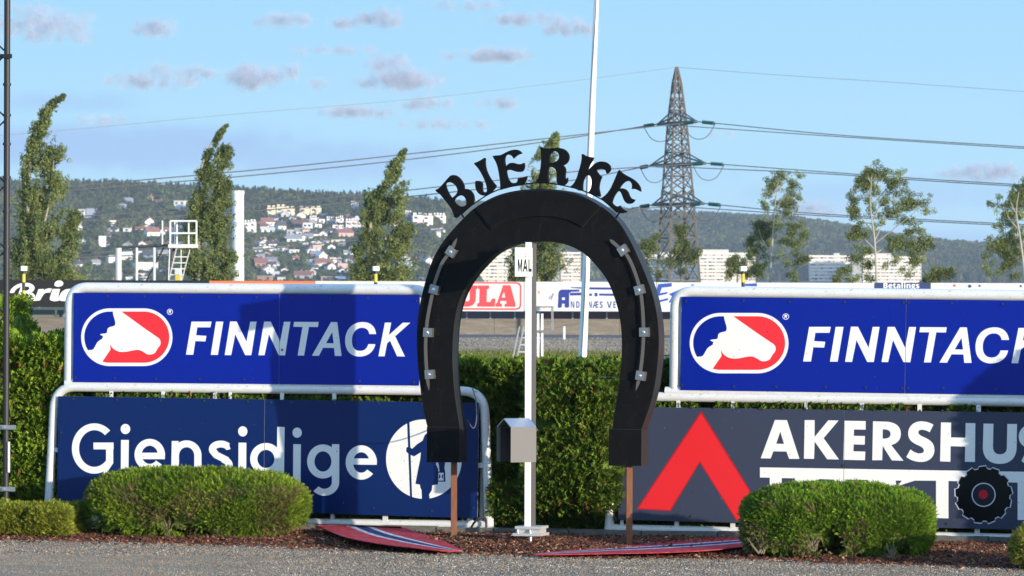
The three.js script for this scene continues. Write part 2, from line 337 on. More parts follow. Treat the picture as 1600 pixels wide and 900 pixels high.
// A printed sign of flat sheets: corners and seams in frame pixels, the print drawn once across all sheets
function signPanel(root, corner, seams, size, draw, z, bolts, roughness = 0.33) {
  const [tl, tr, br, bl] = corner.map(([a, b]) => S(a, b, z)), x0 = Math.min(tl.x, bl.x), x1 = Math.max(tr.x, br.x), y0 = Math.min(bl.y, br.y), y1 = Math.max(tl.y, tr.y);
  const canvas = document.createElement('canvas'); canvas.width = size[0]; canvas.height = size[1];
  const ctx = canvas.getContext('2d'), map = (px, py) => { const p = S(px, py, z); return [(p.x - x0) / (x1 - x0) * size[0], (1 - (p.y - y0) / (y1 - y0)) * size[1]]; };
  draw(ctx, map, size);
  const tex = new THREE.CanvasTexture(canvas); tex.colorSpace = THREE.SRGBColorSpace; tex.magFilter = THREE.LinearFilter;
  const face = new THREE.MeshPhysicalMaterial({ map: tex, roughness, specularIntensity: 0.45, bumpMap: ripple, bumpScale: 0.0022 }), edge = mat(0.55, 0.56, 0.58, 0.5, 0.3);
  const cuts = [0, ...seams.map((px) => (S(px, corner[0][1], z).x - tl.x) / (tr.x - tl.x)), 1];
  for (let i = 0; i + 1 < cuts.length; i++) {
    const gap = 0.0022 / (x1 - x0), a = cuts[i] + (i ? gap : 0), b = cuts[i + 1] - (i + 2 < cuts.length ? gap : 0);
    const q = [[bl, br, a], [bl, br, b], [tl, tr, b], [tl, tr, a]].map(([p, r, t]) => p.clone().lerp(r, t));
    const s = new THREE.Shape(q.map((p) => new THREE.Vector2(p.x, p.y)));
    const g = new THREE.ExtrudeGeometry(s, { depth: 0.008, bevelEnabled: false }).translate(0, 0, z - 0.008), pos = g.attributes.position, uv = g.attributes.uv;
    for (let k = 0; k < pos.count; k++) uv.setXY(k, (pos.getX(k) - x0) / (x1 - x0), (pos.getY(k) - y0) / (y1 - y0));
    part(root, 'sheet', g, [face, edge]);
    if (i) { const q = tl.clone().lerp(tr, cuts[i]), r = bl.clone().lerp(br, cuts[i]); part(root, 'joint_strip', box(q.x - 0.03, q.x + 0.03, r.y + 0.01, q.y - 0.01, z - 0.016, z - 0.0085), DARKBOLT); }
  }
  for (const [px, py] of bolts) { const p = S(px, py, z).sub(root.position); piece(root, 'bolt', boltGeo, DARKBOLT, p.add(V(0, 0, 0.006))); }
}
const fill = (ctx, color, text, map, k = 1, ox = 0, oy = 0) => { ctx.fillStyle = color; trace(ctx, text, (x, y) => map(ox + x / k, oy + y / k)); ctx.fill('evenodd'); };
function speckle(ctx, size, seed, tones, n) {            // chips, scratches and dried splashes with edges of their own
  const R = rng(seed);
  for (let i = 0; i < n; i++) { ctx.fillStyle = tones[Math.floor(R() * tones.length)]; ctx.globalAlpha = 0.25 + 0.5 * R(); ctx.beginPath(); ctx.ellipse(R() * size[0], R() * size[1], 0.6 + R() * 1.6, 0.6 + R() * R() * 5, (R() - 0.5) * 0.4, 0, 7); ctx.fill(); }
  for (let i = 0; i < n / 14; i++) { ctx.strokeStyle = tones[Math.floor(R() * tones.length)]; ctx.globalAlpha = 0.12 + 0.2 * R(); ctx.lineWidth = 0.7 + R(); ctx.beginPath(); const x = R() * size[0], y = R() * size[1]; ctx.moveTo(x, y); ctx.lineTo(x + (R() - 0.5) * 14, y + 8 + R() * 46); ctx.stroke(); }
  ctx.globalAlpha = 1;
}
const BLUE = '#06208c', NAVY = '#0a2459', SLATE = '#393f52', PRINT = '#e8e7e2', RED = '#e2323a';
const ellipsePath = (cx, cy, rx, ry = rx) => { const k = 0.5523, f = (v) => v.toFixed(2); return `M ${f(cx - rx)} ${f(cy)} C ${f(cx - rx)} ${f(cy - ry * k)} ${f(cx - rx * k)} ${f(cy - ry)} ${f(cx)} ${f(cy - ry)} C ${f(cx + rx * k)} ${f(cy - ry)} ${f(cx + rx)} ${f(cy - ry * k)} ${f(cx + rx)} ${f(cy)} C ${f(cx + rx)} ${f(cy + ry * k)} ${f(cx + rx * k)} ${f(cy + ry)} ${f(cx)} ${f(cy + ry)} C ${f(cx - rx * k)} ${f(cy + ry)} ${f(cx - rx)} ${f(cy + ry * k)} ${f(cx - rx)} ${f(cy)} Z`; };
const pillPath = (x0, x1, y0, y1) => { const r = (y1 - y0) / 2, k = r * 0.5523, m = (y0 + y1) / 2; return `M ${x0 + r} ${y0} L ${x1 - r} ${y0} C ${x1 - r + k} ${y0} ${x1} ${m - k} ${x1} ${m} C ${x1} ${m + k} ${x1 - r + k} ${y1} ${x1 - r} ${y1} L ${x0 + r} ${y1} C ${x0 + r - k} ${y1} ${x0} ${m + k} ${x0} ${m} C ${x0} ${m - k} ${x0 + r - k} ${y0} ${x0 + r} ${y0} Z`; };
function drawHorsePrint(ctx, map, size) {                // drawn with the measurements of the first blue board
  ctx.fillStyle = BLUE; ctx.fillRect(0, 0, ...size);
  const L = (c, t) => fill(ctx, c, t, map, 4, 0, 430), T = (t) => fill(ctx, PRINT, t, map, 4.706, 340, 440);
  L(PRINT, pillPath(507, 1078, 207, 568));
  ctx.save(); trace(ctx, pillPath(527, 1058, 227, 547), (x, y) => map(x / 4, 430 + y / 4)); ctx.clip();
  L(PRINT, 'M 500 200 L 1100 200 L 1100 570 L 500 570 Z');
  L(BLUE, 'M 500 200 L 705 200 L 705 228 C 706 245 712 262 718 282 C 722 298 722 308 714 316 C 700 322 684 322 676 330 C 668 338 672 350 667 360 C 655 368 640 362 625 370 C 632 378 646 378 645 382 C 638 388 644 394 638 398 C 625 404 612 414 605 424 C 596 440 592 452 582 463 C 572 470 558 466 548 470 L 500 500 Z');
  L(RED, 'M 760 228 L 720 190 L 1100 190 L 1100 600 L 600 600 L 640 540 L 690 466 C 692 450 686 440 689 430 C 694 450 715 470 745 478 C 790 486 820 468 860 467 C 885 468 898 482 915 492 C 930 500 958 496 972 482 C 980 468 984 456 998 442 C 1008 425 1006 405 990 392 L 900 330 Z');
  ctx.restore();
  ctx.strokeStyle = PRINT; ctx.lineWidth = size[0] / 545 * 0.9; trace(ctx, ellipsePath(1062, 229, 17), (x, y) => map(x / 4, 430 + y / 4)); ctx.stroke();
  L(PRINT, 'M 1054 240 L 1054 218 L 1064 218 C 1072 218 1072 230 1065 231 L 1071 240 L 1066 240 L 1060 231 L 1058 231 L 1058 240 Z');
  L(PRINT, 'M 1162 497 L 1197 290 L 1322 290 L 1315 326 L 1233 326 L 1226 375 L 1290 379 L 1284 414 L 1221 412 L 1208 497 Z');
  L(PRINT, 'M 1317 498 L 1350 290 L 1396 290 L 1362 498 Z');
  T('M 52 540 L 92 293 L 140 293 L 212 440 L 240 294 L 287 294 L 248 541 L 203 541 L 130 388 L 100 541 Z');
  T('M 300 541 L 342 294 L 390 294 L 460 440 L 487 295 L 535 295 L 496 543 L 449 542 L 378 388 L 345 542 Z');
  T('M 562 296 L 743 297 L 738 334 L 672 333 L 636 544 L 588 544 L 624 333 L 557 332 Z');
  T('M 693 545 L 834 297 L 880 298 L 912 547 L 862 547 L 856 488 L 776 487 L 745 546 Z M 798 452 L 853 453 L 843 372 Z');
  T('M 1166 386 C 1160 330 1125 297 1068 297 C 990 298 940 350 938 432 C 936 510 980 551 1045 551 C 1105 551 1150 515 1160 460 L 1108 459 C 1100 490 1080 509 1048 509 C 1008 509 986 480 988 430 C 990 375 1020 340 1062 340 C 1092 340 1112 356 1115 386 Z');
  T('M 1182 549 L 1230 301 L 1277 301 L 1260 392 L 1362 302 L 1418 302 L 1306 402 L 1378 551 L 1320 550 L 1268 436 L 1247 454 L 1228 550 Z');
  speckle(ctx, size, 71, ['#20389c', '#0a1f78', '#8b97c4', '#1c1f2c'], 420);
}
function drawWatchmanPrint(ctx, map, size) {
  ctx.fillStyle = NAVY; ctx.fillRect(0, 0, ...size);
  const A = (t) => fill(ctx, PRINT, t, map, 3, 0, 600), B = (t, c = PRINT) => fill(ctx, c, t, map, 3.75, 400, 600);
  const sx = size[0] / (S(747, 700).x - S(90, 700).x), stroke = (pts, w) => { ctx.strokeStyle = PRINT; ctx.lineWidth = w; ctx.lineJoin = 'miter'; ctx.lineCap = 'butt'; ctx.beginPath(); pts.forEach(([x, y], i) => { const q = map(x, y); i ? ctx.lineTo(...q) : ctx.moveTo(...q); }); ctx.stroke(); };
  const arc = (cx, cy, rx, ry, a0, a1) => Array.from({ length: 49 }, (_, i) => { const a = lerp(a0, a1, i / 48) * RAD; return [cx + rx * Math.cos(a), cy + ry * Math.sin(a)]; });
  const w = 0.0705 * sx;
  stroke([...arc(147.5, 700.8, 29.6, 34, -46, -314), [168, 727], [171.3, 722], [171.3, 696.8]], w);
  stroke([[146, 696.8], [177.5, 696.8]], w);
  A(ellipsePath(588, 211, 22.5, 24)); A('M 567 262 L 604 262 L 602 440 L 566 440 Z');
  stroke([...arc(234, 710.6, 18.2, 19.5, 8, -180), ...arc(234, 710.6, 18.2, 19.5, 180, 38)], w); stroke([[217, 712.4], [257.6, 712.4]], w * 0.95);
  A('M 805 267 L 838 267 L 838 420 L 802 420 Z'); stroke([[274, 735], [274, 715], ...arc(291.6, 712, 17.6, 18.6, 180, 360), [309.2, 745]], w);
  stroke([[358.5, 696.5], ...arc(345, 702, 13, 8.2, -35, -200), [338, 711], [352, 718], ...arc(346, 727, 12, 9, -60, 140)], w);
  A(ellipsePath(1138, 222, 22, 24)); A('M 1118 275 L 1155 275 L 1154 470 L 1116 470 Z');
  stroke(arc(415.5, 717, 19, 19.5, 0, 360), w); stroke([[439, 667], [438, 745]], w);
  A(ellipsePath(1393, 228, 22, 24)); B('M 218 352 L 263 353 L 261 640 L 216 640 Z');
  stroke(arc(504.6, 721, 19, 21.2, 0, 360), w); stroke([[524.4, 694], [524.2, 752], ...arc(507, 753.5, 17.2, 15.6, 0, 140)], w);
  stroke([...arc(564.5, 722.6, 18.6, 21.4, 2, -180), ...arc(564.5, 722.6, 18.6, 21.4, 180, 42)], w); stroke([[547, 721], [588.8, 721.4]], w * 0.9);
  B(ellipsePath(984, 440, 222, 233));
  B('M 884 190 L 898 190 L 916 700 L 904 700 Z', NAVY);
  B('M 1040 190 L 1005 285 L 988 300 L 976 332 L 945 352 L 914 380 L 898 364 L 881 374 L 880 396 L 898 412 L 926 424 L 966 400 L 962 442 L 949 505 L 934 585 L 960 589 L 963 606 L 970 622 L 972 672 L 968 690 L 1020 690 L 1014 648 L 1030 622 L 1033 593 L 1066 588 L 1068 500 L 1054 470 L 1100 190 Z', NAVY);
  B('M 1072 478 L 1066 456 L 1110 450 L 1104 490 L 1108 514 L 1110 572 L 1060 572 L 1062 514 L 1075 512 Z', NAVY);
  B('M 1068 520 L 1100 520 L 1100 566 L 1068 566 Z M 1072 526 L 1082 542 L 1071 558 Z M 1096 526 L 1097 558 L 1087 542 Z', PRINT);
  speckle(ctx, size, 12, ['#2c4580', '#0d2150', '#7d8db4', '#1a2238'], 420);
}
function drawTractorPrint(ctx, map, size) {
  ctx.fillStyle = SLATE; ctx.fillRect(0, 0, ...size);
  const A = (c, t) => fill(ctx, c, t, map, 3.3333, 930, 630), B = (t, c = PRINT) => fill(ctx, c, t, map, 3.3333, 1140, 630);
  A('#a81c24', 'M 552 40 L 905 612 L 735 612 L 545 310 L 393 562 L 215 552 Z');
  A('#d9282e', 'M 552 54 L 893 606 L 738 606 L 545 300 L 388 556 L 226 547 Z');
  B('M 162 287 L 236 87 L 299 88 L 364 290 L 310 290 L 296 252 L 228 251 L 214 288 Z M 243 211 L 283 212 L 264 148 Z');
  B('M 391 88 L 443 88 L 443 175 L 514 89 L 568 90 L 490 182 L 570 293 L 508 292 L 443 200 L 440 290 L 387 289 Z');
  B('M 597 91 L 709 93 L 709 138 L 648 137 L 647 170 L 705 171 L 704 216 L 646 215 L 645 250 L 707 252 L 705 297 L 592 295 Z');
  B('M 747 94 L 815 96 C 865 98 893 122 892 160 C 891 192 873 210 842 218 L 906 300 L 845 298 L 797 222 L 795 297 L 743 297 Z M 798 136 L 797 184 C 822 186 838 178 838 160 C 838 142 822 136 798 136 Z');
  B('M 1062 112 L 1042 152 C 1024 140 1000 134 988 142 C 978 152 984 164 1006 174 C 1046 190 1068 208 1067 246 C 1064 288 1032 307 992 306 C 962 305 938 294 920 280 L 942 240 C 966 262 996 266 1008 256 C 1018 244 1008 230 984 220 C 946 204 928 186 930 152 C 934 116 962 94 1000 94 C 1026 95 1046 102 1062 112 Z');
  B('M 1101 100 L 1154 101 L 1153 178 L 1228 180 L 1229 103 L 1280 104 L 1278 306 L 1225 305 L 1227 226 L 1151 224 L 1150 305 L 1096 303 Z');
  B('M 1322 106 L 1374 107 L 1372 226 C 1372 254 1388 266 1408 266 C 1430 266 1444 254 1444 228 L 1446 108 L 1497 108 L 1495 232 C 1493 286 1460 317 1406 316 C 1352 315 1318 284 1319 228 Z');
  B('M 1640 128 L 1616 168 C 1596 154 1574 150 1562 158 C 1552 168 1560 180 1582 190 C 1622 206 1642 226 1640 262 C 1636 304 1606 322 1566 321 C 1546 320 1530 312 1520 300 L 1538 262 C 1556 276 1572 280 1582 272 C 1592 260 1582 248 1558 238 C 1520 222 1504 202 1506 168 C 1510 132 1540 110 1574 110 C 1600 111 1622 118 1640 128 Z');
  B('M 158 334 L 1245 352 L 1700 360 L 1700 416 L 1600 414 L 1600 610 L 1500 608 L 1500 414 L 1445 412 L 1140 405 L 1140 600 L 1075 598 L 1075 404 L 965 403 L 880 430 L 880 425 L 897 403 L 865 403 L 890 600 L 820 598 L 720 400 L 603 398 L 640 590 L 560 588 L 545 398 L 470 395 L 430 410 L 340 600 L 340 391 L 272 390 L 268 580 L 208 578 L 209 388 L 158 387 Z');
  const cx = 1323, cy = 477, teeth = 13; let t = '', o = '';
  for (let i = 0; i < teeth; i++) for (const [f, r] of [[0, 134], [0.10, 146], [0.62, 150], [0.72, 136]]) { const a = (i + f + 0.3) / teeth * 2 * Math.PI; t += `${t ? 'L' : 'M'} ${(cx + r * Math.cos(a)).toFixed(1)} ${(cy + r * 1.0 * Math.sin(a)).toFixed(1)} `; o += `${o ? 'L' : 'M'} ${(cx + (r + 6) * Math.cos(a)).toFixed(1)} ${(cy + (r + 6) * Math.sin(a)).toFixed(1)} `; }
  B(o + 'Z', '#c9ccd2'); B(t + 'Z', '#0b0b0d');
  B(ellipsePath(cx, cy, 63), '#c9ccd2'); B(ellipsePath(cx, cy, 57), '#20242f'); B(ellipsePath(cx - 2, cy - 2, 24), '#c01f2c');
  speckle(ctx, size, 31, ['#565c6c', '#2a3040', '#8f95a4', '#1b1f2a'], 420);
}
// boards: root, tube frame, struts, printed sheets, bolts
function sign(name, label, frame, sheets, group) {
  const c = S(...frame.centre, 0), root = thing(name, label, 'advertising sign', V(c.x, 0, 0), 0, group);
  for (const [nm, pts, r, R, z] of frame.tubes) part(root, nm, pipe(pts.map(([a, b]) => S(a, b, z)), r, R), WHITE_LONG);
  for (const [a, b, w] of frame.struts) part(root, 'strut', bar(S(...a, -0.025), S(...b, -0.025), w, 0.02), WHITE);
  signPanel(root, ...sheets);
  return root;
}
const along = (a, b, n, skip = []) => Array.from({ length: n }, (_, i) => [lerp(a[0], b[0], i / (n - 1)), lerp(a[1], b[1], i / (n - 1))]).filter((_, i) => !skip.includes(i));
sign('advertising_sign', 'upper blue board with horse-head logo, standing over the navy watchman board', {
  centre: [385, 520],
  tubes: [['frame', [[108, 608], [110, 449.5], [672, 453], [670, 612]], 0.05, 0.17, -0.065], ['frame_rail', [[103, 598.5], [668, 603]], 0.043, 0.05, -0.055]], struts: [],
}, [[[115, 457.5], [656, 461], [655, 602.5], [114, 597]], [437], [2048, 560], drawHorsePrint, -0.005,
  [...along([168, 462.5], [575, 466], 8), [118, 590], [180, 591], [244, 592], [312, 592.5], [382, 593], [441, 546.5], [562, 595.5], [647, 597], [651, 470]]]);
sign('advertising_sign', 'navy board with white lettering and a watchman in a white disc', {
  centre: [415, 720],
  tubes: [['frame', [[75, 815], [86.5, 604.5], [756, 611.5], [764.5, 829]], 0.043, 0.2, -0.045], ['frame_rail', [[74, 811], [764, 820]], 0.038, 0.05, -0.045], ['side_post', [[755, 640], [752.5, 822]], 0.022, 0.05, -0.09]],
  struts: [[[174, 605], [174, 625], 0.032], [[255, 605], [255, 625], 0.032], [[336, 606], [336, 626], 0.032], [[360, 606], [360, 626], 0.025], [[441, 606], [441, 628], 0.035], [[522.5, 608], [522.5, 630], 0.035], [[78, 703], [95, 703], 0.04], [[742, 727], [760, 727], 0.045], [[519.5, 795], [519.5, 815], 0.035], [[602, 798], [602, 816], 0.045], [[735, 800], [735, 820], 0.045], [[280, 795], [280, 815], 0.04]],
}, [[[91, 619], [748, 629.5], [746, 810], [89, 789]], [414], [2048, 600], drawWatchmanPrint, 0.02,
  [...along([115, 623.5], [660, 631.5], 9), [95.5, 676], [424, 629], [743, 640], [743.5, 723], [584, 794], [675, 798.5], [740, 794]]]);
sign('advertising_sign', 'upper blue board with horse-head logo, standing over the slate tractor board', {
  centre: [1335, 540],
  tubes: [['frame', [[1054.5, 622], [1056, 455.5], [1668, 462.5], [1664, 630]], 0.05, 0.16, -0.065], ['frame_rail', [[1040, 611.5], [1664, 621.5]], 0.043, 0.05, -0.055]], struts: [],
}, [[[1065, 463.5], [1655, 470.5], [1652, 618], [1063, 609.5]], [1416.5], [2048, 560], (ctx, map, size) => {
  // the same print, laid out on this board as on the other one
  const a = S(115, 457.5, -0.005), b = S(114, 597, -0.005), c = S(1065, 463.5, -0.005), d = S(1063, 609.5, -0.005), k = 1.012;
  const inv = (px, py) => { const p = S(px, py, -0.005); return [c.x + (p.x - a.x) * k, d.y + (p.y - b.y) * (c.y - d.y) / (a.y - b.y)]; };
  const x0 = Math.min(c.x, d.x), e = S(1655, 470.5, -0.005), f = S(1652, 618, -0.005), x1 = e.x, y0 = Math.min(d.y, f.y), y1 = Math.max(c.y, e.y);
  drawHorsePrint(ctx, (px, py) => { const [x, y] = inv(px, py); return [(x - x0) / (x1 - x0) * size[0], (1 - (y - y0) / (y1 - y0)) * size[1]]; }, size);
}, -0.005, [[1072, 471], [1162, 470], [1234, 472], [1320, 472], [1412, 473], [1420, 473], [1487, 474], [1567, 475], [1066, 602], [1147, 604], [1213, 604.5], [1290, 605], [1353, 605.5], [1410, 606.5], [1419, 606.5], [1474, 607], [1557, 608]]]);
sign('advertising_sign', 'slate grey board with red arrowhead, white lettering and a tractor tyre', {
  centre: [1300, 730],
  tubes: [['frame', [[951, 838], [965, 619], [1672, 629], [1684, 852]], 0.043, 0.16, -0.045], ['frame_rail', [[951, 825], [1680, 843]], 0.038, 0.05, -0.045]],
  struts: [[[1060, 620], [1060, 642], 0.035], [[1145, 620], [1145, 642], 0.03], [[1260, 622], [1260, 645], 0.03], [[1347, 622], [1347, 645], 0.035], [[1437, 624], [1437, 646], 0.035], [[1529, 626], [1529, 648], 0.04], [[958, 708], [972, 708], 0.04], [[1057.5, 806], [1057.5, 830], 0.04], [[1145, 808], [1145, 830], 0.04], [[1527, 818], [1527, 842], 0.045], [[972, 808], [972, 828], 0.03]],
}, [[[968, 635.5], [1662, 645.5], [1660, 829.5], [966, 812]], [1319.5], [2048, 600], drawTractorPrint, 0.02,
  [...along([1080, 637], [1580, 643], 15), [970, 762], [1526, 707], [1318, 727], [1080, 806.5], [1290, 812], [1480, 818]]]);
// ---------------------------------------------------------------- the horseshoe arch
{
  const L0 = S(693, 700, 1.12), R0 = S(978, 705, 1.27), dir = R0.clone().sub(L0).setY(0).normalize(), nrm = V(-dir.z, 0, dir.x);      // front plane of the arch
  const turn = Math.atan2(-dir.z, dir.x), mid = L0.clone().add(R0).multiplyScalar(0.5), depth = 0.145;
  const o = thing('horseshoe_arch', 'giant black horseshoe arch with arched black letters, on two rusty posts', 'horseshoe arch', V(mid.x, 0.05, mid.z), turn);
  const inv = o.matrixWorld.clone().invert(), map = (px, py) => { const p = onPlane(px, py, L0, nrm).applyMatrix4(inv); return [p.x, p.y]; };
  const zf = L0.clone().applyMatrix4(inv).z;
  const paintTex = noiseTexture(256, (u, v) => { const k = 0.085 + 0.022 * tileNoise(u, v, 10, 3.1, 4) + 0.07 * smooth(0.28, 0.36, tileNoise(u, v, 60, 7.7, 2)) + 0.02 * smooth(0.2, 0.3, tileNoise(u, v * 0.2, 24, 3.7, 3)); return [k, k, k * 1.03]; }, true);
  const black = new THREE.MeshPhysicalMaterial({ map: paintTex, roughness: 0.55, specularIntensity: 0.14, bumpMap: gravelBump, bumpScale: 0.0012 });
  const blackEdge = mat(0.02, 0.02, 0.021, 0.45, 0, { specularIntensity: 0.5 }), letterMat = mat(0.005, 0.005, 0.006, 0.6, 0, { specularIntensity: 0.25 });
  const slab = (text, z1, d, bevel = 0.006, k = 1, ox = 0, oy = 0, seg = 24) => { const g = new THREE.ExtrudeGeometry(shapeOf(text, (x, y) => map(ox + x / k, oy + y / k)), { depth: d - 2 * bevel, bevelEnabled: bevel > 0, bevelSize: bevel, bevelThickness: bevel, bevelSegments: 2, curveSegments: seg }); return g.translate(0, 0, z1 - d + bevel); };
  const add = (parent, name, g, m, label) => { const q = new THREE.Mesh(g, m); q.name = name; if (label) q.userData.label = label; parent.add(q); return q; };
  const spline = (pts) => new THREE.SplineCurve(pts.map(([a, b]) => new THREE.Vector2(...map(a, b))));
  const outer = [[669, 671], [662, 641], [656.5, 602], [653, 570], [651.5, 545], [651.5, 520], [653.5, 493], [658, 467], [666, 436], [677, 404], [693, 377], [715, 351], [741, 326], [773, 307.5], [806, 298.5], [845, 295.5], [880, 298.5], [907, 305], [937, 321], [962, 342], [979, 366], [995, 398], [1010, 433], [1020, 462], [1026.5, 493], [1029.3, 523], [1028.8, 550], [1026, 580], [1021, 612], [1013, 640], [1002, 671]];
  const inner = [[957, 671], [959.5, 652], [963.5, 627], [967.5, 600], [970.8, 573], [971.8, 547], [971.2, 520], [968, 493], [961, 467], [949, 438], [928, 410.5], [907, 392], [880, 380.5], [852, 377], [821, 378.3], [800, 382.5], [773, 396], [752, 416], [736, 435], [724, 455], [716, 475], [711, 497], [708.3, 520], [707, 547], [707.2, 573], [709, 600], [712, 627], [716, 652], [719, 671]];
  const body = new THREE.Shape([...spline(outer).getPoints(140), ...spline(inner).getPoints(120)]);
  add(o, 'arch_body', new THREE.ExtrudeGeometry(body, { depth: depth - 0.008, bevelEnabled: true, bevelSize: 0.003, bevelThickness: 0.004, bevelSegments: 2 }).translate(0, 0, zf - depth + 0.004), [black, blackEdge]);
  add(o, 'toe_plate', slab('M 744 325 C 775 305 810 297.5 845 297.5 C 880 297.5 915 304 939 323 L 911 354 C 893 341 868 336.5 842 337 C 815 337.5 790 343 769 357 Z', zf + 0.022, 0.032, 0.003), [black, blackEdge]);
  add(o, 'foot_box', slab('M 668 667.5 L 719 667.5 L 718.5 722 L 667.6 722 Z', zf + 0.012, depth + 0.03, 0.003), [black, blackEdge]);
  add(o, 'foot_box', slab('M 952.5 670.5 L 1003 672 L 1002.5 727.5 L 952 727 Z', zf + 0.012, depth + 0.03, 0.003), [black, blackEdge]);
  // fullering strips with their clips
  for (const pts of [[[716, 372], [706, 393], [693, 411], [682, 440], [676.5, 465], [670, 500], [667.5, 530], [667.5, 555], [669.5, 585], [672.5, 610]], [[954.5, 374], [966, 384], [981, 398], [992, 420], [1002, 452], [1006, 482], [1007.5, 519], [1006, 552], [1001.5, 587], [995.5, 610]]]) {
    const sp = spline(pts), c = sp.getPoints(60), w = 0.0145, edge = [[], []];
    c.forEach((p, i) => { const t = c[Math.min(60, i + 1)].clone().sub(c[Math.max(0, i - 1)]).normalize(), s = i < 3 ? i / 3 : i > 56 ? (60 - i) / 4 : 1; for (const k of [0, 1]) edge[k].push(p.clone().add(new THREE.Vector2(-t.y, t.x).multiplyScalar((k ? 1 : -1) * w * Math.max(s, 0.02)))); });
    add(o, 'steel_strip', new THREE.ExtrudeGeometry(new THREE.Shape([...edge[0], ...edge[1].reverse()]), { depth: 0.006, bevelEnabled: false }).translate(0, 0, zf + 0.03), mat(0.17, 0.15, 0.13, 0.5, 0.5));
  }
  for (const [px, py, a] of [[707, 393.5, -34], [680.5, 452.5, -14], [671, 519.5, -3], [673.5, 585, 5], [975.5, 391, 33], [1001, 453, 15], [1008.5, 519, 1], [1003, 587, -9]]) {
    const clip = new THREE.Group(); clip.name = 'nail_clip'; const [x, y] = map(px, py); clip.position.set(x, y, zf); clip.rotation.z = a * RAD; o.add(clip);
    const s = new THREE.Shape([[-0.040, 0.0], [-0.040, 0.044], [0.040, 0.044], [0.040, 0.0], [0.034, 0.0], [0.034, 0.038], [-0.034, 0.038], [-0.034, 0.0]].map(([u, v]) => new THREE.Vector2(u, v)));
    add(clip, 'bracket', new THREE.ExtrudeGeometry(s, { depth: 0.076, bevelEnabled: true, bevelSize: 0.002, bevelThickness: 0.002, bevelSegments: 1 }).rotateX(Math.PI / 2).translate(0, 0.038, 0), mat(0.34, 0.325, 0.31, 0.4, 0.8));
    add(clip, 'bolt', mergeGeometries([new THREE.SphereGeometry(0.013, 12, 8).scale(1, 1, 0.7).translate(0, 0, 0.050), new THREE.CylinderGeometry(0.017, 0.017, 0.005, 12).rotateX(Math.PI / 2).translate(0, 0, 0.047)]), mat(0.8, 0.8, 0.8, 0.22, 0.9));
  }
  // rail and letters
  const rail = [[719.6, 335], [728, 327.3], [737.5, 319.5], [767, 301], [789, 293], [817, 287.5], [842.5, 285.7], [860, 286.5], [876, 289.2], [907, 297], [939.5, 311.8], [966, 331.5]].map(([a, b]) => V(...map(a, b), zf - 0.02));
  add(o, 'letter_rail', tube(rail, 0.0055, 120, 8), letterMat);
  for (const [a, b] of [[[719.6, 334], [726, 344]], [[842.5, 284], [842.5, 298]], [[967, 332], [960.5, 341]]]) add(o, 'rail_stub', rod(V(...map(...a), zf - 0.02), V(...map(...b), zf - 0.02), 0.008), letterMat);
  const A = [6.43, 680, 220], B = [6.43, 840, 220];
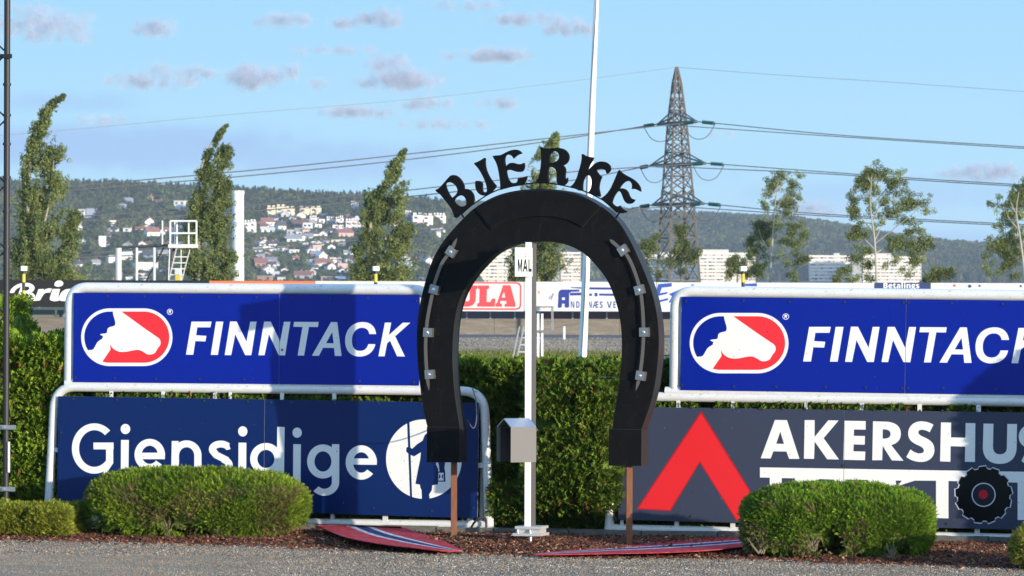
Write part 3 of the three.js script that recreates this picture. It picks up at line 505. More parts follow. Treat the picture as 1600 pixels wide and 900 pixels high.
  for (const [text, [k, ox, oy]] of [
    ['M 0 497 C 5 488 14 490 24 484 C 62 458 100 398 145 356 C 172 336 214 348 244 384 C 274 420 290 462 281 489 C 312 478 350 494 370 530 C 394 575 382 624 348 650 C 312 680 272 702 246 735 L 218 764 C 206 776 186 770 184 754 C 180 720 160 680 140 652 L 50 542 C 36 522 14 520 0 497 Z M 100 446 C 93 424 112 412 150 418 C 192 428 222 470 219 506 C 212 542 182 560 162 576 C 140 550 106 492 100 446 Z M 182 601 C 192 572 224 546 258 548 C 294 553 314 598 308 634 C 296 664 256 668 226 651 C 206 637 192 622 182 601 Z', A],
    ['M 387 226 C 420 215 460 196 487 174 L 496 180 C 490 220 496 258 505 290 C 520 340 556 402 604 452 C 586 492 542 532 500 546 C 456 556 416 522 405 480 C 398 455 397 426 400 410 C 420 398 456 406 465 430 C 470 460 458 490 474 513 C 490 528 512 520 517 504 C 520 468 504 418 485 376 C 460 322 430 270 398 242 Z', A],
    ['M 576 155 C 600 148 640 151 662 142 C 700 124 740 94 795 91 C 832 91 852 110 861 126 C 832 130 806 146 782 173 C 774 150 750 130 715 137 C 690 145 686 190 693 226 C 697 246 702 258 707 270 C 716 240 746 217 782 225 C 816 236 850 246 884 225 C 892 246 890 276 875 298 C 846 322 800 305 765 292 C 740 285 716 290 708 298 C 708 340 722 386 746 416 C 770 434 806 431 822 411 C 828 396 824 386 828 378 C 856 376 890 370 913 358 C 912 386 896 416 870 441 C 820 450 760 456 715 471 L 650 489 C 655 440 644 360 630 290 C 620 240 602 196 580 168 Z', A],
    ['M 26 64 C 50 75 80 82 106 80 C 150 75 210 68 252 85 C 296 105 313 146 306 181 C 298 216 272 240 240 245 C 266 260 276 282 273 310 C 268 346 264 372 275 386 C 286 387 292 382 293 374 C 298 402 286 431 262 441 C 234 451 204 440 191 415 C 182 380 196 340 182 300 C 172 268 142 254 106 260 C 94 300 92 352 100 392 L 104 426 L -20 424 C -20 410 -8 396 0 385 C 20 330 30 262 32 190 C 33 140 32 100 26 78 Z M 108 218 C 104 170 114 120 150 105 C 190 97 216 126 210 166 C 204 202 164 226 108 218 Z', B],
    ['M 443 136 C 454 138 462 150 490 158 C 510 165 534 166 552 170 C 551 192 530 212 518 236 C 505 260 495 286 490 308 C 520 285 546 244 592 219 C 642 199 702 214 723 261 C 731 292 716 316 691 326 C 682 316 686 306 680 297 C 660 274 610 276 580 292 C 590 320 616 350 636 362 C 620 392 608 440 608 480 L 622 546 C 625 561 614 562 604 555 L 510 526 C 505 515 525 500 531 480 C 546 430 546 380 521 349 C 500 334 484 345 470 360 C 448 390 440 440 446 495 L 415 498 L 328 458 C 360 440 386 395 400 340 C 420 270 446 200 440 146 Z', B],
    ['M 815 297 C 830 320 870 346 920 370 C 970 396 1027 440 1029 507 C 1000 490 972 474 942 481 C 952 450 946 414 915 401 C 880 394 850 424 830 450 C 821 465 814 476 811 486 C 850 470 890 488 906 530 C 916 566 932 592 969 592 C 956 622 926 636 899 628 C 864 612 856 570 840 530 C 832 510 816 499 800 503 C 770 530 746 580 740 620 C 750 646 780 666 805 662 L 822 654 C 836 680 860 700 890 708 C 871 723 840 729 820 722 L 786 716 C 756 684 690 632 632 580 C 670 560 700 530 730 480 C 760 420 788 350 804 308 Z', B]]) add(o, 'letter', slab(text, zf - 0.008, 0.03, 0.003, k, ox, oy, 10), letterMat);
  // rusty posts
  const rustTex = noiseTexture(256, (u, v) => { const n = tileNoise(u, v, 8, 4.2, 5), f = tileNoise(u, v, 60, 8.1, 2), k = 0.47 + 0.12 * n + 0.12 * f; return [k * 1.02, k * 0.66, k * 0.46]; }, true);
  const rust = new THREE.MeshStandardMaterial({ map: rustTex, roughness: 0.9, bumpMap: gravelBump, bumpScale: 0.001 });
  for (const [a, b] of [[[705.2, 715], [704, 846]], [[979.5, 720], [978.5, 856]]]) { const p = V(...map(...a), zf - depth / 2), q = V(...map(...b), zf - depth / 2); add(o, 'post', new THREE.BoxGeometry(0.052, p.y - q.y, 0.052).translate(0, 0, 0).rotateY(24 * RAD).translate((p.x + q.x) / 2, (p.y + q.y) / 2, p.z), rust); }
  // the loose cable between the sign frame and the arch
  const end = V(...map(719, 655), zf - depth).applyMatrix4(o.matrixWorld);
  const c0 = S(738, 606, -0.0), c1 = S(743, 622, 0.04);
  single('cable', tube([c0, c1, c1.clone().lerp(end, 0.30).add(V(0.035, -0.135, 0)), c1.clone().lerp(end, 0.66).add(V(0.035, -0.145, 0)), end], 0.0055, 60, 6), mat(0.16, 0.15, 0.14, 0.6), 'thin grey cable sagging from the navy board to the horseshoe arch', 'cable');
}
single('hose', tube([S(734, 829, 0.07), S(740, 818, 0.06), S(748, 810, 0.05), S(758, 810, 0.03), S(760, 824, 0.05)], 0.010, 40, 8), mat(0.03, 0.028, 0.026, 0.5), 'short dark hose curling at the foot of the navy board', 'hose');

// ---------------------------------------------------------------- the finish post
{
  const a = S(819.5, 824, 1.49), b = S(828.8, 824, 1.49), top = S(824, 378.5, 1.49).y, x0 = a.x, x1 = b.x, z1 = 1.49, z0 = 1.315, y0 = S(824, 822, 1.39).y;
  const o = thing('finish_post', 'white finish post with a small lettered plate and a metal hood', 'finish post', V((x0 + x1) / 2, y0 - 0.06, 1.39));
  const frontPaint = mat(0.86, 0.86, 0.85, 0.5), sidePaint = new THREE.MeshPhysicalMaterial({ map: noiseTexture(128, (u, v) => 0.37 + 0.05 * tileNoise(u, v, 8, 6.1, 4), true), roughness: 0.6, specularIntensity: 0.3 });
  part(o, 'front_plate', box(x0, x1, y0, top, z1 - 0.012, z1), frontPaint);
  part(o, 'column', box(x0 + 0.002, x1 - 0.002, y0, top - 0.01, z0, z1 - 0.0125), sidePaint);
  const base = part(o, 'base_plate', merge([box(x0 - 0.075, x1 + 0.105, y0 - 0.018, y0 + 0.004, 1.28, 1.53), box(x0 - 0.068, x1 + 0.09, y0 - 0.056, y0 - 0.018, 1.30, 1.51), box(x0 - 0.09, x1 + 0.11, y0 - 0.078, y0 - 0.056, 1.27, 1.55)]), mat(0.50, 0.50, 0.49, 0.55, 0.3));
  for (const dx of [-0.05, 0.06]) part(base, 'bolt', merge([rod(V(x0 + dx, y0 - 0.058, 1.53), V(x0 + dx, y0 - 0.024, 1.53), 0.011), rod(V(x0 + dx, y0 - 0.056, 1.53), V(x0 + dx, y0 - 0.042, 1.53), 0.02, 0.02, 6)]), STEEL);
  part(o, 'ground_anchor', rod(V((x0 + x1) / 2 + 0.03, y0 - 0.2, 1.5), V((x0 + x1) / 2 + 0.03, y0 - 0.08, 1.5), 0.018), STEEL);
  // the plate stands edge-on to the track: its face looks along the signs
  const pt = S(829, 387, 1.5).y, pb = S(829, 432, 1.5).y, pz0 = 1.492, pz1 = 2.03, cv = document.createElement('canvas'); cv.width = 512; cv.height = 256;
  const c = cv.getContext('2d'); c.fillStyle = '#e9e9e6'; c.fillRect(0, 0, 512, 256); c.fillStyle = '#1c2326';
  const LT = (t) => { trace(c, t, (x, y) => [x, y]); c.fill('evenodd'); };
  LT('M 52 214 L 52 104 L 92 104 L 124 168 L 156 104 L 194 104 L 194 214 L 162 214 L 162 152 L 132 206 L 114 206 L 84 152 L 84 214 Z');
  LT('M 212 214 L 268 104 L 306 104 L 362 214 L 324 214 L 313 190 L 260 190 L 249 214 Z M 272 165 L 302 165 L 287 132 Z');
  LT('M 384 214 L 384 104 L 418 104 L 418 186 L 486 186 L 486 214 Z');
  c.strokeStyle = '#1c2326'; c.lineWidth = 9; c.beginPath(); c.ellipse(287, 70, 19, 13, 0, 0.5, 5.6); c.stroke();
  const tx = new THREE.CanvasTexture(cv); tx.colorSpace = THREE.SRGBColorSpace; tx.magFilter = THREE.LinearFilter;
  const plain = mat(0.8, 0.8, 0.79, 0.5), g = new THREE.BoxGeometry(0.01, pt - pb, pz1 - pz0).translate(x1 + 0.006, (pt + pb) / 2, (pz0 + pz1) / 2);
  part(o, 'lettered_plate', g, [new THREE.MeshPhysicalMaterial({ map: tx, roughness: 0.5 }), plain, plain, plain, plain, plain], 'white plate with black lettering');
  // folded metal hood, its open end turned away along the signs
  const cy = S(808, 690, 1.62), th = 44 * RAD, e = (u, v, w) => V(cy.x - Math.cos(th) * u + Math.sin(th) * w, v, 1.64 + Math.sin(th) * u + Math.cos(th) * w);
  const yb = S(808, 721.5, 1.64).y, ye = S(808, 666.5, 1.64).y, yp = S(808, 653.5, 1.64).y, L = 0.125, W = 0.128;
  const hood = new THREE.Group(); hood.name = 'metal_hood'; o.add(hood);
  const sheetOf = (pts, m, nm, t = 0.007) => {
    const n = pts[1].clone().sub(pts[0]).cross(pts[3].clone().sub(pts[0])).normalize().multiplyScalar(t), g2 = new THREE.BufferGeometry(), P = [...pts, ...pts.map((p) => p.clone().sub(n))];
    g2.setAttribute('position', new THREE.Float32BufferAttribute(P.flatMap((p) => [p.x, p.y, p.z]), 3));
    g2.setIndex([0, 1, 2, 0, 2, 3, 4, 6, 5, 4, 7, 6, 0, 4, 5, 0, 5, 1, 1, 5, 6, 1, 6, 2, 2, 6, 7, 2, 7, 3, 3, 7, 4, 3, 4, 0]);
    const f = g2.toNonIndexed(); f.computeVertexNormals(); return part(hood, nm, f, m);
  };
  const alu = new THREE.MeshPhysicalMaterial({ color: new THREE.Color().setRGB(1, 0.985, 0.97), map: noiseTexture(256, (u, v) => 0.43 + 0.05 * tileNoise(u, v * 0.02, 40, 2.7, 3) + 0.06 * tileNoise(u, v, 5, 8.3, 3), true), roughness: 0.5, specularIntensity: 0.6 }), roofAlu = mat(0.55, 0.56, 0.58, 0.38, 0.85);
  sheetOf([e(L, yb, W), e(-L, yb, W), e(-L, ye, W), e(L, ye, W)], alu, 'side_sheet');
  sheetOf([e(-L, yb, -W), e(L, yb, -W), e(L, ye, -W), e(-L, ye, -W)], alu, 'side_sheet');
  sheetOf([e(L, ye, W), e(-L, ye, W), e(-L, yp, 0), e(L, yp, 0)], roofAlu, 'roof_sheet');
  sheetOf([e(-L, ye, -W), e(L, ye, -W), e(L, yp, 0), e(-L, yp, 0)], roofAlu, 'roof_sheet');
  sheetOf([e(-L, yb, W - 0.004), e(-L, yb, -W + 0.004), e(-L, ye, -W + 0.004), e(-L, ye, W - 0.004)], alu, 'end_sheet');
  const dark_inner_sheet = mat(0.045, 0.038, 0.034, 0.7), i2 = W - 0.012, l2 = L - 0.03;  // dark brown sheets added inside to darken the hood interior
  sheetOf([e(-L + 0.01, yb, i2), e(l2, yb, i2), e(l2, ye, i2), e(-L + 0.01, ye, i2)], dark_inner_sheet, 'dark_inner_sheet', 0.002);
  sheetOf([e(l2, yb, -i2), e(-L + 0.01, yb, -i2), e(-L + 0.01, ye, -i2), e(l2, ye, -i2)], dark_inner_sheet, 'dark_inner_sheet', 0.002);
  sheetOf([e(-L + 0.012, yb, -i2), e(-L + 0.012, yb, i2), e(-L + 0.012, ye, i2), e(-L + 0.012, ye, -i2)], dark_inner_sheet, 'dark_inner_sheet', 0.002);
  sheetOf([e(-L + 0.012, ye - 0.01, i2), e(l2, ye - 0.01, i2), e(l2, ye - 0.01, -i2), e(-L + 0.012, ye - 0.01, -i2)], dark_inner_sheet, 'dark_inner_sheet', 0.002);
  for (const v of [lerp(ye, yb, 0.1), lerp(ye, yb, 0.78)]) part(hood, 'knob', rod(e(-L - 0.002, v, W * 0.7), e(-L - 0.03, v, W * 0.7), 0.016), DARKBOLT);
}

// ---------------------------------------------------------------- flag-striped ground boards
function flagBoard(label, front, rear, yA, yB) {
  const n = 40, curve = (pts, h) => { const c = new THREE.SplineCurve(pts.map((p) => new THREE.Vector2(...p))).getPoints(n); return c.map((p, i) => G(p.x, p.y, h(i / n))); };
  const h = (t) => lerp(yA, yB, Math.pow(t, 0.7)), f = curve(front, h), r = curve(rear, (t) => h(t) + 0.004);
  const c = f[20], o = thing('flag_board', label, 'striped board', V(c.x, 0.03, c.z), 0, 'flag-striped boards on the mulch');
  const faded = (tex, a, b) => new THREE.MeshPhysicalMaterial({ map: noiseTexture(256, (u, v) => { const k = clamp(0.5 + 1.3 * tileNoise(u, v, 12, tex, 4) + 0.8 * tileNoise(u, v, 70, tex + 3, 2)); return a.map((q, i) => lerp(q, b[i], clamp(k * 0.95))); }, true), roughness: 0.85, specularIntensity: 0.4 });
  const red = faded(2.2, [0.70, 0.12, 0.17], [0.72, 0.36, 0.38]), white = faded(4.1, [0.84, 0.84, 0.86], [0.6, 0.58, 0.6]), blue = faded(6.3, [0.10, 0.14, 0.36], [0.25, 0.28, 0.42]);
  const bands = [[0, 0.36, red], [0.36, 0.43, white], [0.43, 0.57, blue], [0.57, 0.64, white], [0.64, 1, red]];
  for (const [a, b, m] of bands) {
    const P = [], U = [], I = [];
    for (let i = 0; i <= n; i++) for (const [t, d] of [[a, 0], [b, 0], [b, 0.006], [a, 0.006]]) { const q = f[i].clone().lerp(r[i], t); P.push(q.x, q.y - d, q.z); U.push(i / n * 3, t); }
    for (let i = 0; i < n; i++) for (let k = 0; k < 4; k++) { const p = i * 4 + k, q = i * 4 + (k + 1) % 4; I.push(p, q, p + 4, q, q + 4, p + 4); }
    const g = new THREE.BufferGeometry(); g.setAttribute('position', new THREE.Float32BufferAttribute(P, 3)); g.setAttribute('uv', new THREE.Float32BufferAttribute(U, 2)); g.setIndex(I);
    const flat = g.toNonIndexed(); flat.computeVertexNormals();
    part(o, 'stripe', flat, m);
  }
}
flagBoard('faded red, white and blue striped board running down to the mulch from the navy board', [[494, 820.5], [537, 838], [585, 848], [640, 855], [690, 860], [722, 861]], [[627, 822.5], [648, 830], [680, 840], [702, 849], [715, 856], [724, 860.5]], 0.125, 0.03);
flagBoard('faded red, white and blue striped board lying before the slate board and the clipped bush', [[1172, 853], [1100, 860], [1020, 863.5], [960, 864.5], [890, 866], [834, 866.5]], [[1175, 836], [1110, 840], [1030, 846.5], [960, 852], [890, 859], [836, 865]], 0.078, 0.03);

// ---------------------------------------------------------------- hedges and bushes
function frond(seed, leaves, spread, thin) {             // one sprig along +y: paired leaflets on a stalk
  const R = rng(seed), p = [];
  const leaf = (b, t, w) => { const d = t.clone().sub(b), s = V(d.y, -d.x, (R() - 0.5) * 0.6 * d.length()).normalize().multiplyScalar(w), m = b.clone().lerp(t, 0.5); for (const q of [b, m.clone().add(s), t, b, t, m.clone().sub(s)]) p.push(q.x, q.y, q.z); };
  for (let i = 0; i < leaves; i++) { const y = i / leaves, side = i % 2 ? 1 : -1, L = (0.42 - 0.22 * y) * (0.8 + 0.5 * R()); leaf(V(0, y * 0.8, 0), V(side * L * spread, y * 0.8 + L * (0.7 + 0.3 * R()), (R() - 0.5) * 0.35), thin); }
  leaf(V(0, 0.5, 0), V((R() - 0.5) * 0.1, 1, (R() - 0.5) * 0.15), thin);
  const g = new THREE.BufferGeometry(); g.setAttribute('position', new THREE.Float32BufferAttribute(p, 3)); g.computeVertexNormals(); return g;
}
const FRONDS = [1, 2, 3].map((k) => frond(k * 7, 8, 0.85, 0.075)), NEEDLES = [4, 5, 6].map((k) => frond(k * 7, 10, 0.42, 0.034));
const LEAFY = new THREE.MeshPhysicalMaterial({ color: 0xffffff, roughness: 0.75, specularIntensity: 0.16 });
function foliage(parent, geos, count, seed, sample, name = 'foliage') {
  const R = rng(seed), lists = geos.map(() => []), inv = rootOf(parent).matrixWorld.clone().invert(), dir = V(0, 0, 0);
  for (let i = 0; i < count; i++) {
    const s = sample(R); if (!s) continue;
    const [p, n, size, color, lift = 0.35] = s;
    dir.copy(n).add(V((R() - 0.5) * 1.3, (R() - 0.5) * 1.0 + lift, (R() - 0.5) * 1.3)).normalize();
    const q = new THREE.Quaternion().setFromUnitVectors(UPV, dir).multiply(new THREE.Quaternion().setFromAxisAngle(UPV, R() * 6.283));
    lists[i % geos.length].push([p.applyMatrix4(inv), q, V(size, size * (0.8 + 0.4 * R()), size), color]);
  }
  lists.forEach((l, k) => instanced(parent, name, geos[k], LEAFY, l));
}
const leafTone = (R, p, base, tip, brown, patch) => {    // shoots differ: old dark growth, fresh tips, dead brown tufts in patches
  const n = perlin.noise(p.x * 3.1, p.y * 4.2, p.z * 3.1) * 0.5 + perlin.noise(p.x * 11, p.y * 11, p.z * 11) * 0.4, t = clamp(0.45 + n * 0.7 + (R() - 0.5) * 0.75), k = 0.75 + 0.5 * R();
  if (R() < patch) return brown.map((v) => v * k);
  return base.map((v, i) => lerp(v, tip[i], t) * k);
};
const woodMat = mat(0.10, 0.075, 0.05, 0.95), innerGreen = mat(0.115, 0.17, 0.024, 1);
function clippedBush(label, px0, px1, pyTop, pyBase, depth, seed, count, group, base, tip, bare, hollows = []) {
  const f = G((px0 + px1) / 2, pyBase, 0.05), zc = f.z - depth * 0.42, left = S(px0, pyBase - 40, zc), right = S(px1, pyBase - 40, zc), cx = (left.x + right.x) / 2, a = (right.x - left.x) / 2 - 0.055, y0 = 0.03, hgt = S((px0 + px1) / 2, pyTop + 3, zc).y - y0, P = 3.1;
  const o = thing('clipped_bush', label, 'bush', V(cx, y0, zc), 0, group), cyy = y0 + hgt * 0.46, up = hgt * 0.54, down = hgt * 0.5;
  const radius = (d) => { const b = d.y > 0 ? up : down; return Math.pow(Math.pow(Math.abs(d.x) / a, P) + Math.pow(Math.abs(d.y) / b, P) + Math.pow(Math.abs(d.z) / (depth / 2), P), -1 / P); };
  const lump = (d, r) => r * (1 + 0.07 * perlin.noise(d.x * r * 2.6 + seed, d.y * r * 3, d.z * r * 3)) + 0.035 * perlin.noise(d.x * r * 8, d.y * r * 8 + seed, d.z * r * 8);
  const holes = hollows.map(([px, py, rx, ry]) => { const q = S(px, py, zc + depth * 0.4); return [q.x, q.y, rx / 168, ry / 178]; });
  const hollow = (x, y, z) => { let h = 0; if (z > zc) for (const [a1, b1, r1, r2] of holes) { const d = Math.hypot((x - a1) / r1, (y - b1) / r2) + 0.35 * perlin.noise(x * 9, y * 9, seed); h = Math.max(h, smooth(1.1, 0.55, d)); } return h; };
  const core = new THREE.IcosahedronGeometry(1, 5), cp = core.attributes.position;
  for (let i = 0; i < cp.count; i++) { const d = V(cp.getX(i), cp.getY(i), cp.getZ(i)).normalize(), r1 = lump(d, radius(d)) - 0.075, r = r1 - 0.2 * hollow(cx + d.x * r1, cyy + d.y * r1, zc + d.z * r1); cp.setXYZ(i, cx + d.x * r, cyy + d.y * r, zc + d.z * r); }
  core.computeVertexNormals();
  part(o, 'inner_growth', core, innerGreen);
  foliage(o, NEEDLES, count, seed, (R) => {
    const d = V((R() - 0.5) * 2, (R() - 0.5) * 2, (R() - 0.5) * 2); if (d.lengthSq() > 1) return null; d.x *= a; d.y *= up; d.z *= depth / 2; d.normalize();
    const r0 = lump(d, radius(d)), r = r0 - 0.07 * R() * R() - 0.01, p = V(cx + d.x * r, cyy + d.y * r, zc + d.z * r);
    const low = (p.y - y0) / hgt, gap = perlin.noise(p.x * 4.3 + seed, p.y * 3.1, 2.2);
    if (hollow(p.x, p.y, p.z) > R() * 0.9 + 0.08) return null;
    if (p.y < 0.05 || (low < 0.42 && gap > 0.16 + low * 0.7 && R() < 0.88)) return null;
    const b = d.y > 0 ? up : down, n = V(Math.sign(d.x) * Math.pow(Math.abs(d.x * r / a), P - 1) / a, Math.sign(d.y) * Math.pow(Math.abs(d.y * r / b), P - 1) / b, Math.sign(d.z) * Math.pow(Math.abs(d.z * r * 2 / depth), P - 1) * 2 / depth).normalize();
    const dead = perlin.noise(p.x * 3.7 + seed * 2, p.y * 4.5, 5.5);
    return [p, n, 0.040 + 0.032 * R(), leafTone(R, p, base, tip, [0.19, 0.145, 0.075], dead > 0.15 && low < 0.75 ? 0.55 : 0.06), 0.45];
  });
  const R = rng(seed + 99), tw = [];
  for (const [px, py] of bare) for (let i = 0; i < 16; i++) { const s = S(px + (R() - 0.5) * 10, py + 10 + R() * 4, zc + depth * 0.40), e = s.clone().add(V((R() - 0.6) * 0.16, 0.06 + R() * 0.12, 0.02 + (R() - 0.5) * 0.1)); tw.push(rod(s, e, 0.004, 0.002, 5)); }
  if (tw.length) { const m = part(o, 'dead_twigs', merge(tw), mat(0.30, 0.24, 0.17, 0.95)); m.userData.kind = 'stuff'; }
  return o;
}
const G1 = [0.045, 0.105, 0.009], G2 = [0.265, 0.355, 0.036];
clippedBush('rounded clipped conifer bush in front of the navy watchman board', 133, 478, 734, 837, 0.95, 3, 84000, 'clipped bushes in the mulch bed', G1, G2, [[262, 826], [345, 826]], [[262, 816, 9, 12], [330, 828, 16, 6], [178, 830, 10, 6]]);
clippedBush('rounded clipped conifer bush in front of the slate tractor board', 1157, 1465, 758, 866, 0.95, 8, 78000, 'clipped bushes in the mulch bed', G1, [0.22, 0.36, 0.036], [[1272, 848], [1190, 852], [1395, 866]], [[1305, 850, 15, 30], [1274, 856, 9, 10], [1200, 858, 14, 7]]);
clippedBush('clipped bush cut off by the frame edge beside the tractor tyre print', 1577, 1800, 815, 884, 0.8, 14, 22000, 'clipped bushes in the mulch bed', [0.09, 0.11, 0.015], [0.42, 0.38, 0.07], []);

// box-shaped hedges: the space between two corners, sprigs on the sides that show
function hedge(label, x0, x1, y0, y1, z0, z1, seed, count, base, tip, weight, more = {}) {
  const o = thing('thuja_hedge', label, 'hedge', V((x0 + x1) / 2, y0, (z0 + z1) / 2), 0, more.group), in_ = more.inset ?? 0.09;
  const wob = (x, y, k) => 0.035 * perlin.noise(x * 3.3, y * 3.3, k + seed) + 0.03 * perlin.noise(x * 9, y * 9, k + seed);
  const topAt = (x) => (more.top ? more.top(x) : y1);
  const core = new THREE.BoxGeometry(x1 - x0 - 2 * in_, 1, z1 - z0 - 2 * in_, 60, 8, 4), cp = core.attributes.position;
  for (let i = 0; i < cp.count; i++) { const x = cp.getX(i) + (x0 + x1) / 2, t = cp.getY(i) + 0.5, y = lerp(y0, topAt(x) - in_, t), z = cp.getZ(i) + (z0 + z1) / 2; cp.setXYZ(i, x + wob(z, y, 1), y, z + wob(x, y, 2) * 1.5 + (z > (z0 + z1) / 2 && more.bulge ? more.bulge(x, y) : 0)); }
  core.computeVertexNormals();
  part(o, 'inner_growth', core, innerGreen);
  const areas = [[(x1 - x0) * (y1 - y0), 'front'], [(x1 - x0) * (z1 - z0), 'top'], [(y1 - y0) * (z1 - z0), 'right'], [(y1 - y0) * (z1 - z0), 'left']], total = areas.reduce((s, a) => s + a[0], 0);
  foliage(o, more.geos ?? FRONDS, count, seed, (R) => {
    let k = R() * total, side; for (const [a, s] of areas) { side = s; if ((k -= a) < 0) break; }
    const x = lerp(x0, x1, R()), t = R(), y = lerp(y0, topAt(x), t), z = lerp(z0, z1 + (more.bulge ? more.bulge(x, y1) : 0), R()), d = 0.09 * R() * R();
    let p, n;
    if (side === 'front') { p = V(x, y, z1 - d + wob(x, y, 2) + (more.bulge ? more.bulge(x, y) : 0)); n = V(more.bulge ? (more.bulge(x - 0.04, y) - more.bulge(x + 0.04, y)) * 8 : 0, 0.1, 1); } else if (side === 'top') { p = V(x, topAt(x) - d + wob(x, z, 3), z); n = V(0, 1, 0.2); } else if (side === 'right') { p = V(x1 - d + wob(z, y, 4), y, z); n = V(1, 0.1, 0.1); } else { p = V(x0 + d + wob(z, y, 5), y, z); n = V(-1, 0.1, 0.1); }
    if (weight && R() > weight(p)) return null;
    if (perlin.noise(p.x * 6.5, p.y * 6.5, p.z * 6.5 + seed) > 0.26 && d < 0.06) return null;
    return [p, n, (more.size ?? 0.075) * (0.7 + 0.7 * R()), leafTone(R, p, base, tip, [0.24, 0.11, 0.05], more.brown ?? 0.03)];
  });
  return o;
}
const H1 = [0.026, 0.064, 0.009], H2 = [0.165, 0.255, 0.034];
{
  const top = S(840, 575, -0.4).y, xl = S(72, 600, -0.3).x, xr = S(1640, 600, -0.3).x, gapL = S(650, 600, -0.3).x, gapR = S(1060, 600, -0.3).x;
  const yGap = S(700, 612, -0.2).y;
  hedge('long clipped thuja hedge running behind all the signs and through the arch', xl, xr, 0.02, top, -0.95, -0.16, 21, 120000, H1, H2, (p) => (p.x > gapL && p.x < gapR ? 1 : p.y > yGap - 0.14 && p.y < yGap + 0.1 ? 0.8 : p.y > top - 0.1 ? 0.4 : 0.12), { brown: 0.045, size: 0.078, bulge: (x, y) => { const a = S(824, 640, 0).x, b = S(972, 640, 0).x; return 0.36 * smooth(a - 0.05, a + 0.09, x) * smooth(b + 0.05, b - 0.1, x) * smooth(0.12, 0.4, y) * smooth(1.62, 1.35, y) + 0.2 * smooth(S(762, 640, 0).x, S(775, 640, 0).x, x) * smooth(a + 0.1, a - 0.05, x) * smooth(0.62, 0.45, y) * smooth(0.12, 0.3, y); } });
  const tufts = scene.children[scene.children.length - 1];
  foliage(tufts, FRONDS, 5200, 92, (R) => {
    const west = R() < 0.46, px = west ? 150 + R() * 520 : 1010 + R() * 520, p0 = S(px, west ? 616 + (px - 150) * 0.016 : 628 + (px - 1010) * 0.012, -0.07), n = perlin.noise(p0.x * 2.6, 4.4, 0.7);
    if (n < -0.12) return null;
    const p = p0.add(V(0, -0.06 + (R() - 0.35) * (0.05 + 0.09 * Math.max(0, n)), -0.08 + R() * 0.11));
    return [p, V(0, 0.5, 1), 0.05 + 0.035 * R(), leafTone(R, p, H1, H2, [0.24, 0.11, 0.05], 0.05)];
  });
  const lt = S(60, 541, 0.1).y, x2 = S(104, 600, -0.05).x, R = rng(4);
  hedge('tall leafy hedge beside the black mast, next to the navy board', x2 - 1.9, x2, 0.02, lt, -1.0, -0.12, 33, 42000, [0.045, 0.10, 0.010], [0.25, 0.37, 0.04], null, { brown: 0.04, size: 0.095, top: (x) => lt + 0.12 * perlin.noise(x * 6, 1, 2) - 0.1 * smooth(S(80, 500, 0).x, S(100, 500, 0).x, x) + 0.40 * Math.exp(-Math.pow((x - S(9, 480, -0.4).x) / 0.045, 2)) });
  const b0 = S(-60, 780, 0.62), b1 = S(132, 780, 0.62), f = G(60, 838, 0.04);
  hedge('low square-cut hedge with yellow-green tips, below the tall leafy hedge', b0.x - 0.6, b1.x, 0.03, S(60, 795, f.z - 0.55).y, f.z - 0.85, f.z - 0.33, 41, 26000, [0.085, 0.115, 0.014], [0.38, 0.41, 0.055], null, { geos: NEEDLES, size: 0.055, group: 'low hedges' });
}
// a tall conifer just outside the frame: its shadow lies on the end of the tractor board
{
  const x = S(1505, 560, 0).x + 1.2 * Math.tan(SUN_AZ) + 1.28, z = 1.2, top = 2.12, o = thing('column_conifer', 'tall dark column-shaped conifer past the end of the tractor board', 'conifer', V(x, 0, z));
  const rad = (y) => 0.62 * Math.pow(clamp((top + 0.1 - y) / 0.5), 0.45);
  part(o, 'trunk', rod(V(x, -0.05, z), V(x, 1.2, z), 0.06, 0.03), woodMat);
  const g = new THREE.SphereGeometry(1, 24, 18), p = g.attributes.position; for (let i = 0; i < p.count; i++) { const y = (p.getY(i) * 0.5 + 0.5) * (top - 0.1) + 0.03, r = Math.max(0.02, rad(y) - 0.08), h = Math.hypot(p.getX(i), p.getZ(i)) || 1; p.setXYZ(i, x + p.getX(i) / h * r, y, z + p.getZ(i) / h * r); } g.computeVertexNormals();
  part(o, 'inner_growth', g, innerGreen);
  foliage(o, FRONDS, 14000, 77, (R) => { const y = 0.04 + R() * (top - 0.04), a = R() * 6.283, r = rad(y) * (1 + 0.12 * perlin.noise(Math.cos(a) * 2, y * 4, Math.sin(a) * 2)) - 0.08 * R() * R(), q = V(x + Math.cos(a) * r, y, z + Math.sin(a) * r); return [q, V(Math.cos(a), 0.2, Math.sin(a)), 0.09 + 0.05 * R(), leafTone(R, q, H1, H2, [0.2, 0.12, 0.06], 0.02)]; });
}
